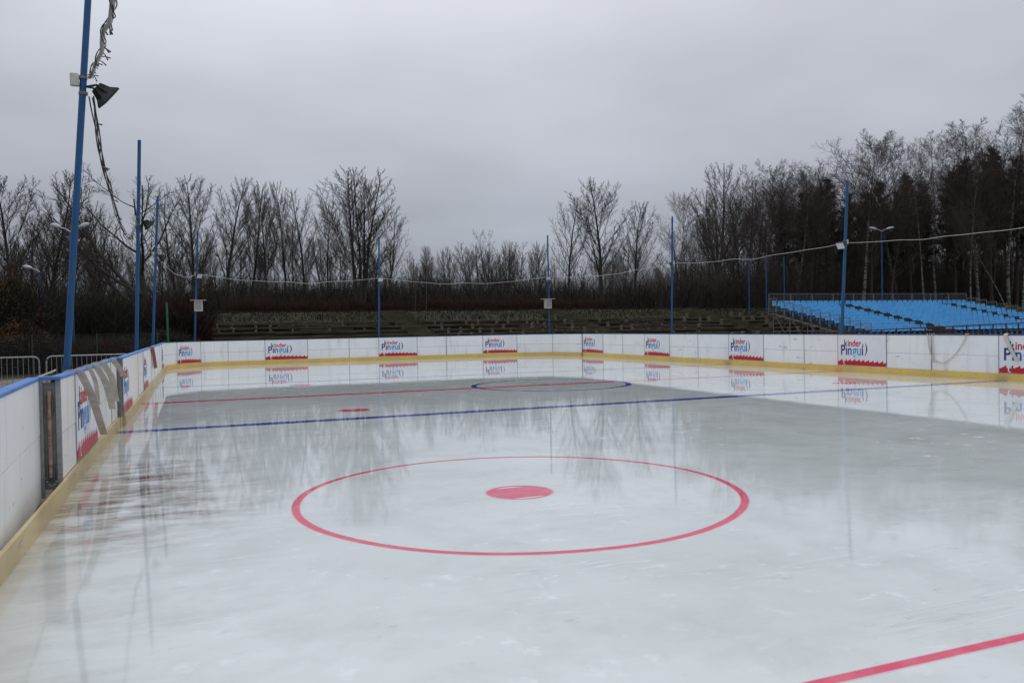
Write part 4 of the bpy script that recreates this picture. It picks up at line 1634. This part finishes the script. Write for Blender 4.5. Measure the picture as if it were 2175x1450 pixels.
for a_ in [(1668, 420, 74, 'small dark pine left of the pine group'), (1716, 400, 72, 'pine left of the highest left pine'), (1757, 366, 70, 'dark pine left of the seats pole'), (1800, 400, 72, 'dark pine behind the seats pole'),
           (1868, 372, 68, 'dark pine behind the double street lamp'), (1925, 392, 70, 'pine between the two tall birches'), (1965, 400, 66, 'pine left of the leaning slim birch'), (2008, 352, 66, 'broad pine right of the leaning slim birch'),
           (2050, 322, 64, 'tall pine below the high birch'), (2085, 318, 66, 'second tall pine below the high birch'), (2112, 296, 64, 'pointed tallest pine near the right edge'), (2158, 312, 60, 'pine at the right picture edge'), (2215, 300, 60, 'pine beyond the right picture edge')]:
    tree(a_[0], a_[1] + 8, a_[2] + 1, 'pine', a_[3], G3, wide=.95)

G4 = 'bare trees before the pines'
for a_ in [(1655, 385, 66, 'upright', 'bare dark stemmed tree right of the middle net post', .9), (1722, 372, 64, 'upright', 'bare tree before the first big pine', .9), (1770, 395, 64, 'spread', 'bare tree just left of the seats pole', .8),
           (1815, 380, 66, 'upright', 'bare tree directly behind the top of the seats pole', .8), (1850, 372, 60, 'upright', 'bare tree left of the double street lamp', .8), (1893, 362, 60, 'spread', 'bare tree right of the double street lamp', .75),
           (1938, 358, 62, 'upright', 'bare tree before the pines above the middle seats', .85), (1965, 345, 60, 'birch', 'birch before the pines above the middle seats', .9), (2030, 330, 60, 'upright', 'bare tree above the right seat block', .85),
           (2062, 322, 58, 'birch', 'birch left of the high birch over the pines', .9), (2108, 300, 58, 'upright', 'bare tree left of the highest birch', .85), (2172, 268, 56, 'birch', 'birch cut by the right picture edge', 1.0)]:
    tree(a_[0], a_[1], a_[2], a_[3], a_[4], G4, wide=a_[5])

# lesser trees that fill the wood behind
prof_ = [(-120, 430), (200, 450), (330, 470), (480, 440), (700, 455), (840, 500), (870, 548), (950, 530), (1040, 505), (1100, 525), (1140, 540), (1170, 500), (1290, 470), (1400, 490), (1470, 440), (1600, 400), (1750, 370), (1900, 340), (2050, 320), (2300, 280)]


def top_at(x):
    for i in range(len(prof_) - 1):
        if prof_[i][0] <= x <= prof_[i + 1][0]:
            u = (x - prof_[i][0]) / (prof_[i + 1][0] - prof_[i][0])
            return prof_[i][1] + (prof_[i + 1][1] - prof_[i][1]) * u
    return 450


LM = [(-200, 'the left edge'), (141, 'the nearest pole'), (292, 'the second pole'), (330, 'the third pole'), (417, 'the corner speaker pole'), (530, 'the third tall tree'),
      (606, 'the slim straight tree'), (651, 'the forked tree'), (765, 'the great fan tree'), (805, 'the middle far pole'), (905, 'the taller sapling'), (960, 'the left gap'), (1040, 'the gap summit'), (1100, 'the right gap'),
      (1163, 'the right speaker pole'), (1281, 'the tall regular tree'), (1352, 'the tree beside it'), (1428, 'the slim right pole'), (1516, 'the tallest poplar'), (1590, 'the left net post'), (1627, 'the middle net post'), (1714, 'the first big pine'), (1795, 'the seats pole'),
      (1873, 'the street lamp'), (1930, 'the lamp side birch'), (1990, 'the slim leaning birch'), (2080, 'the high birch'), (2142, 'the highest birch')]
ORD = ['first', 'second', 'third', 'fourth', 'fifth', 'sixth', 'seventh', 'eighth', 'ninth', 'tenth', 'eleventh', 'twelfth']
WORD = {'upright': 'slender bare tree', 'spread': 'broad bare tree', 'thicket': 'dense bare young tree', 'birch': 'hazy birch', 'pine': 'dark pine'}
rw = random.Random(1234)
back = []
x = -90.0
while x < 2290:
    if x < 850:
        kinds, dlo, dhi, step = ['upright', 'spread', 'upright'], 5, 90, (30, 46)
    elif x < 1150:
        kinds, dlo, dhi, step = ['thicket', 'thicket', 'upright', 'spread'], -22, 30, (11, 17)
    elif x < 1480:
        kinds, dlo, dhi, step = ['spread', 'thicket', 'upright', 'birch'], 10, 90, (18, 30)
    elif x < 1730:
        kinds, dlo, dhi, step = ['birch', 'spread', 'upright', 'birch'], -25, 45, (11, 19)
    else:
        kinds, dlo, dhi, step = ['birch', 'pine', 'pine', 'birch'], 5, 90, (13, 21)
    Yb = rw.uniform(80, 100) * (1.0 if x < 1300 else 1.0 - .2 * min(1, (x - 1300) / 700))
    back.append((x + rw.uniform(-9, 9), top_at(x) + rw.uniform(dlo, dhi), Yb, rw.choice(kinds)))
    x += rw.uniform(*step)
back.append((1042, 486, 84, 'thicket'))
back.sort()
num = {}
for px, yt, Yb, kd in back:
    l_ = max((l for l in LM if l[0] <= px), key=lambda l: l[0])
    num[l_[1]] = num.get(l_[1], 0) + 1
    tree(px, yt, Yb, kd, '%s in the back row, %s right of %s' % (WORD[kd], ORD[num[l_[1]] - 1], l_[1]), 'back row of the wood', wide=rw.uniform(.8, 1.15))


# the far wood behind, one mass of bare tops
def far_tree(mb, r_, x_, y_, h_):
    base = Vector((x_, y_, ground(x_, y_) - .1))
    lean = Vector((r_.gauss(0, .05), r_.gauss(0, .05), 1)).normalized()
    def tri(a2, e2, w_):
        s = Vector((r_.gauss(0, 1), r_.gauss(0, .4), 0)).normalized() * w_
        o_ = len(mb.v)
        mb.v.extend([tuple(a2 - s), tuple(a2 + s), tuple(e2)])
        mb.f.append((o_, o_ + 1, o_ + 2))
    tri(base, base + lean * h_, .09)
    for k in range(14):
        u = r_.uniform(.25, .95)
        a2 = base + lean * h_ * u
        d_ = (lean + Vector((r_.gauss(0, .55), r_.gauss(0, .55), .1))).normalized()
        L_ = h_ * (1.05 - u) * r_.uniform(.35, .6)
        tri(a2, a2 + d_ * L_, .04)
        for q in range(7):
            v_ = r_.uniform(.2, .95)
            a3 = a2 + d_ * L_ * v_
            d3 = (d_ + Vector((r_.gauss(0, .45), r_.gauss(0, .45), r_.gauss(.1, .3)))).normalized()
            L3 = L_ * r_.uniform(.25, .5)
            tri(a3, a3 + d3 * L3, .022)
            for w2 in range(3):
                a4 = a3 + d3 * L3 * r_.uniform(.3, .95)
                tri(a4, a4 + (d3 + Vector((r_.gauss(0, .5), r_.gauss(0, .5), r_.gauss(.1, .3)))).normalized() * L3 * .5, .014)


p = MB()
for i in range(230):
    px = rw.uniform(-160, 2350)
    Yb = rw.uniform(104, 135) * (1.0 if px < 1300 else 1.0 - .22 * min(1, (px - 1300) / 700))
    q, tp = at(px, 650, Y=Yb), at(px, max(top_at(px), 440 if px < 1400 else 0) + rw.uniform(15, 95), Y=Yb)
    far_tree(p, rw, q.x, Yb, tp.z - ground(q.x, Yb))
tag(p.build('far_wood', M['twig_hazed']), 'far grey wood of bare tree tops behind all the others', 'wood', kind='stuff')
# young pale birch stems standing on the bank edge
for px, yt, lb in ((882, 560, 'thin pale birch sapling left of its taller twin'), (905, 520, 'taller pale birch sapling on the bank edge'), (1392, 560, 'pale birch sapling leaning beside the slim right pole')):
    tree(px, yt, 64.5, 'birch', lb, 'birch saplings on the bank', wide=.45)


# ------------------------------------------------------------------ hedge, shrubs and the brushwood under the trees
def twig_mass(mb, r_, n, place, hlo, hhi, wd, spread=.35, kids=3):
    for i in range(n):
        x_, y_, z_, hs = place(r_)
        h_ = r_.uniform(hlo, hhi) * hs
        d_ = Vector((r_.gauss(0, spread), r_.gauss(0, spread), 1)).normalized()
        b0 = Vector((x_, y_, z_))
        tip = b0 + d_ * h_
        stems = [(b0, tip, wd)]
        for k in range(kids):
            a2 = b0.lerp(tip, r_.uniform(.25, .9))
            e2 = a2 + (d_ + Vector((r_.gauss(0, .6), r_.gauss(0, .6), r_.gauss(.1, .35)))).normalized() * h_ * r_.uniform(.2, .45)
            stems.append((a2, e2, wd * .6))
        for a2, e2, w_ in stems:
            s = Vector((r_.gauss(0, 1), r_.gauss(0, 1), 0))
            s = s.normalized() * w_ if s.length > 1e-4 else Vector((w_, 0, 0))
            o_ = len(mb.v)
            mb.v += [tuple(a2 - s), tuple(a2 + s), tuple(e2)]
            mb.f.append((o_, o_ + 1, o_ + 2))


def leaves(mb, r_, n, place, size):
    for i in range(n):
        c_ = Vector(place(r_))
        a2 = Vector((r_.gauss(0, 1), r_.gauss(0, 1), r_.gauss(0, 1))).normalized()
        s = a2.cross(Vector((r_.gauss(0, 1), r_.gauss(0, 1), r_.gauss(0, 1)))).normalized()
        k = size * r_.uniform(.6, 1.3)
        o_ = len(mb.v)
        mb.v += [tuple(c_ - a2 * k), tuple(c_ + s * k * .5), tuple(c_ + a2 * k), tuple(c_ - s * k * .5)]
        mb.f.append((o_, o_ + 1, o_ + 2, o_ + 3))


rh = random.Random(7)
p = MB()


def hp(r_):
    x_ = r_.uniform(2.5, 36)
    return x_, 66 + r_.uniform(-.8, .8), 2.95, (.86 + .16 * math.sin(x_ * .5) * math.sin(x_ * .23 + 1) + .10 * math.sin(x_ * 1.7) + .06 * math.sin(x_ * 4.1))


twig_mass(p, rh, 9000, hp, .5, 1.6, .016, .28, 3)
hd = thing('hedge', 'long bare reddish brown hedge on top of the bank', 'hedge', (0, 0, 0))
p.build('twigs', M['hedge'], hd)
p = MB()
twig_mass(p, rh, 3500, lambda r_: (r_.uniform(2.5, 36), 66.2 + r_.uniform(-.6, .6), 2.9, 1), .5, 1.0, .035, .4, 2)
p.build('inner_stems', M['shrub'], hd)

# brushwood: dense thin stems nobody could count
p = MB()


def bp1(r_):
    while True:
        px_ = r_.uniform(-260, 2420)
        Y_ = r_.uniform(69, 118)
        if px_ > 1400:
            Y_ = r_.uniform(62, 95)
        q_ = at(px_, 650, Y=Y_)
        k = Y_ / 90
        hs = (.85 if px_ < 1300 else .85 + 1.3 * min(1, (px_ - 1300) / 500)) * (.55 + .75 * (Y_ - 62) / 50)
        return q_.x, Y_, ground(q_.x, Y_) - .1, hs


twig_mass(p, rh, 52000, bp1, 1.8, 5.8, .024, .12, 3)
tag(p.build('undergrowth', M['brush']), 'dense brown brushwood under the bare trees', 'brushwood', kind='stuff')
p = MB()
twig_mass(p, rh, 16000, lambda r_: (lambda v: (v[0], v[1], v[2], 1.0))(bp1(r_)), 1.2, 3.2, .06, .30, 3)
tag(p.build('undergrowth', M['shrub']), 'low dark scrub at the foot of the wood', 'scrub', kind='stuff')


def shrub(x_, y_, rx, rz, mt, label, n=1800, leaf=None, nl=0, size=.09, group=None, dense=.03):
    t_ = thing('shrub', label, 'shrub', (x_, y_, ground(x_, y_)), 0, group)
    r_ = random.Random(int(x_ * 31 + y_ * 7))
    p_ = MB()

    def pl(r2):
        a2, q_ = r2.uniform(0, 6.28), rx * math.sqrt(r2.random())
        return q_ * math.cos(a2) * .8, q_ * math.sin(a2) * .8, -.05, .55 + .45 * math.cos(q_ / rx * 1.4)
    twig_mass(p_, r_, n, pl, rz * .55, rz, dense, .22, 3)
    p_.build('twigs', M[mt], t_)
    if leaf:
        p_ = MB()

        def pl2(r2):
            a2, q_, u = r2.uniform(0, 6.28), rx * math.sqrt(r2.random()), r2.random() ** .7
            h_ = rz * (.5 + .5 * math.cos(q_ / rx * 1.3)) * (.9 + .1 * math.sin(a2 * 3))
            return q_ * math.cos(a2), q_ * math.sin(a2), h_ * u
        leaves(p_, r_, nl, pl2, size)
        p_.build('leaves', M[leaf], t_)


# dark shrubs along the left background, between the fence and the trees
for (px, Y_, rx, rz, mt, lb, lf_, nl) in [
    (-5, 44, 2.0, 5.4, 'shrub', 'tall russet leaved shrub at the left picture edge', 'leaf_orange', 12000),
    (30, 42, 1.5, 2.6, 'shrub', 'low russet leaved shrub below the tall one', 'leaf_orange', 7000),
    (75, 52, 3.2, 4.6, 'shrub', 'dark bare shrub right of the russet ones', None, 0),
    (130, 50, 3.0, 4.3, 'shrub', 'dark bare shrub just left of the nearest pole', None, 0),
    (195, 52, 3.2, 4.5, 'shrub', 'dark bare shrub just right of the nearest pole', None, 0),
    (250, 50, 2.8, 4.2, 'shrub', 'dark shrub between the nearest and second poles', None, 0),
    (262, 44, 2.2, 1.7, 'shrub', 'low olive bush behind the second blue pole', 'leaf_green', 2600),
    (345, 46, 2.0, 2.0, 'shrub', 'low olive bush behind the green post', 'leaf_green', 2600),
    (385, 50, 1.7, 3.6, 'shrub_red', 'maroon shrub left of the corner speaker pole', None, 0),
    (350, 55, 2.6, 3.8, 'shrub_red', 'maroon shrub behind the willow trunk', None, 0),
    (404, 56, 1.5, 3.2, 'shrub', 'dark shrub at the left end of the terraces', None, 0),
    (300, 56, 3.0, 4.2, 'shrub', 'dark shrub at the foot of the willow', None, 0),
    (160, 43, 2.6, 1.8, 'shrub_red', 'low dark red scrub behind the crowd barriers', None, 0),
    (225, 42, 2.2, 1.7, 'shrub_red', 'low dark red scrub right of the nearest pole', None, 0),
    (20, 55, 3.4, 4.8, 'shrub', 'dark bare shrub behind the russet ones', None, 0),
]:
    q = at(px, 700, Y=Y_)
    shrub(q.x, Y_, rx, rz, mt, lb, 2600, lf_, nl, .055, 'shrubs on the left', .035)
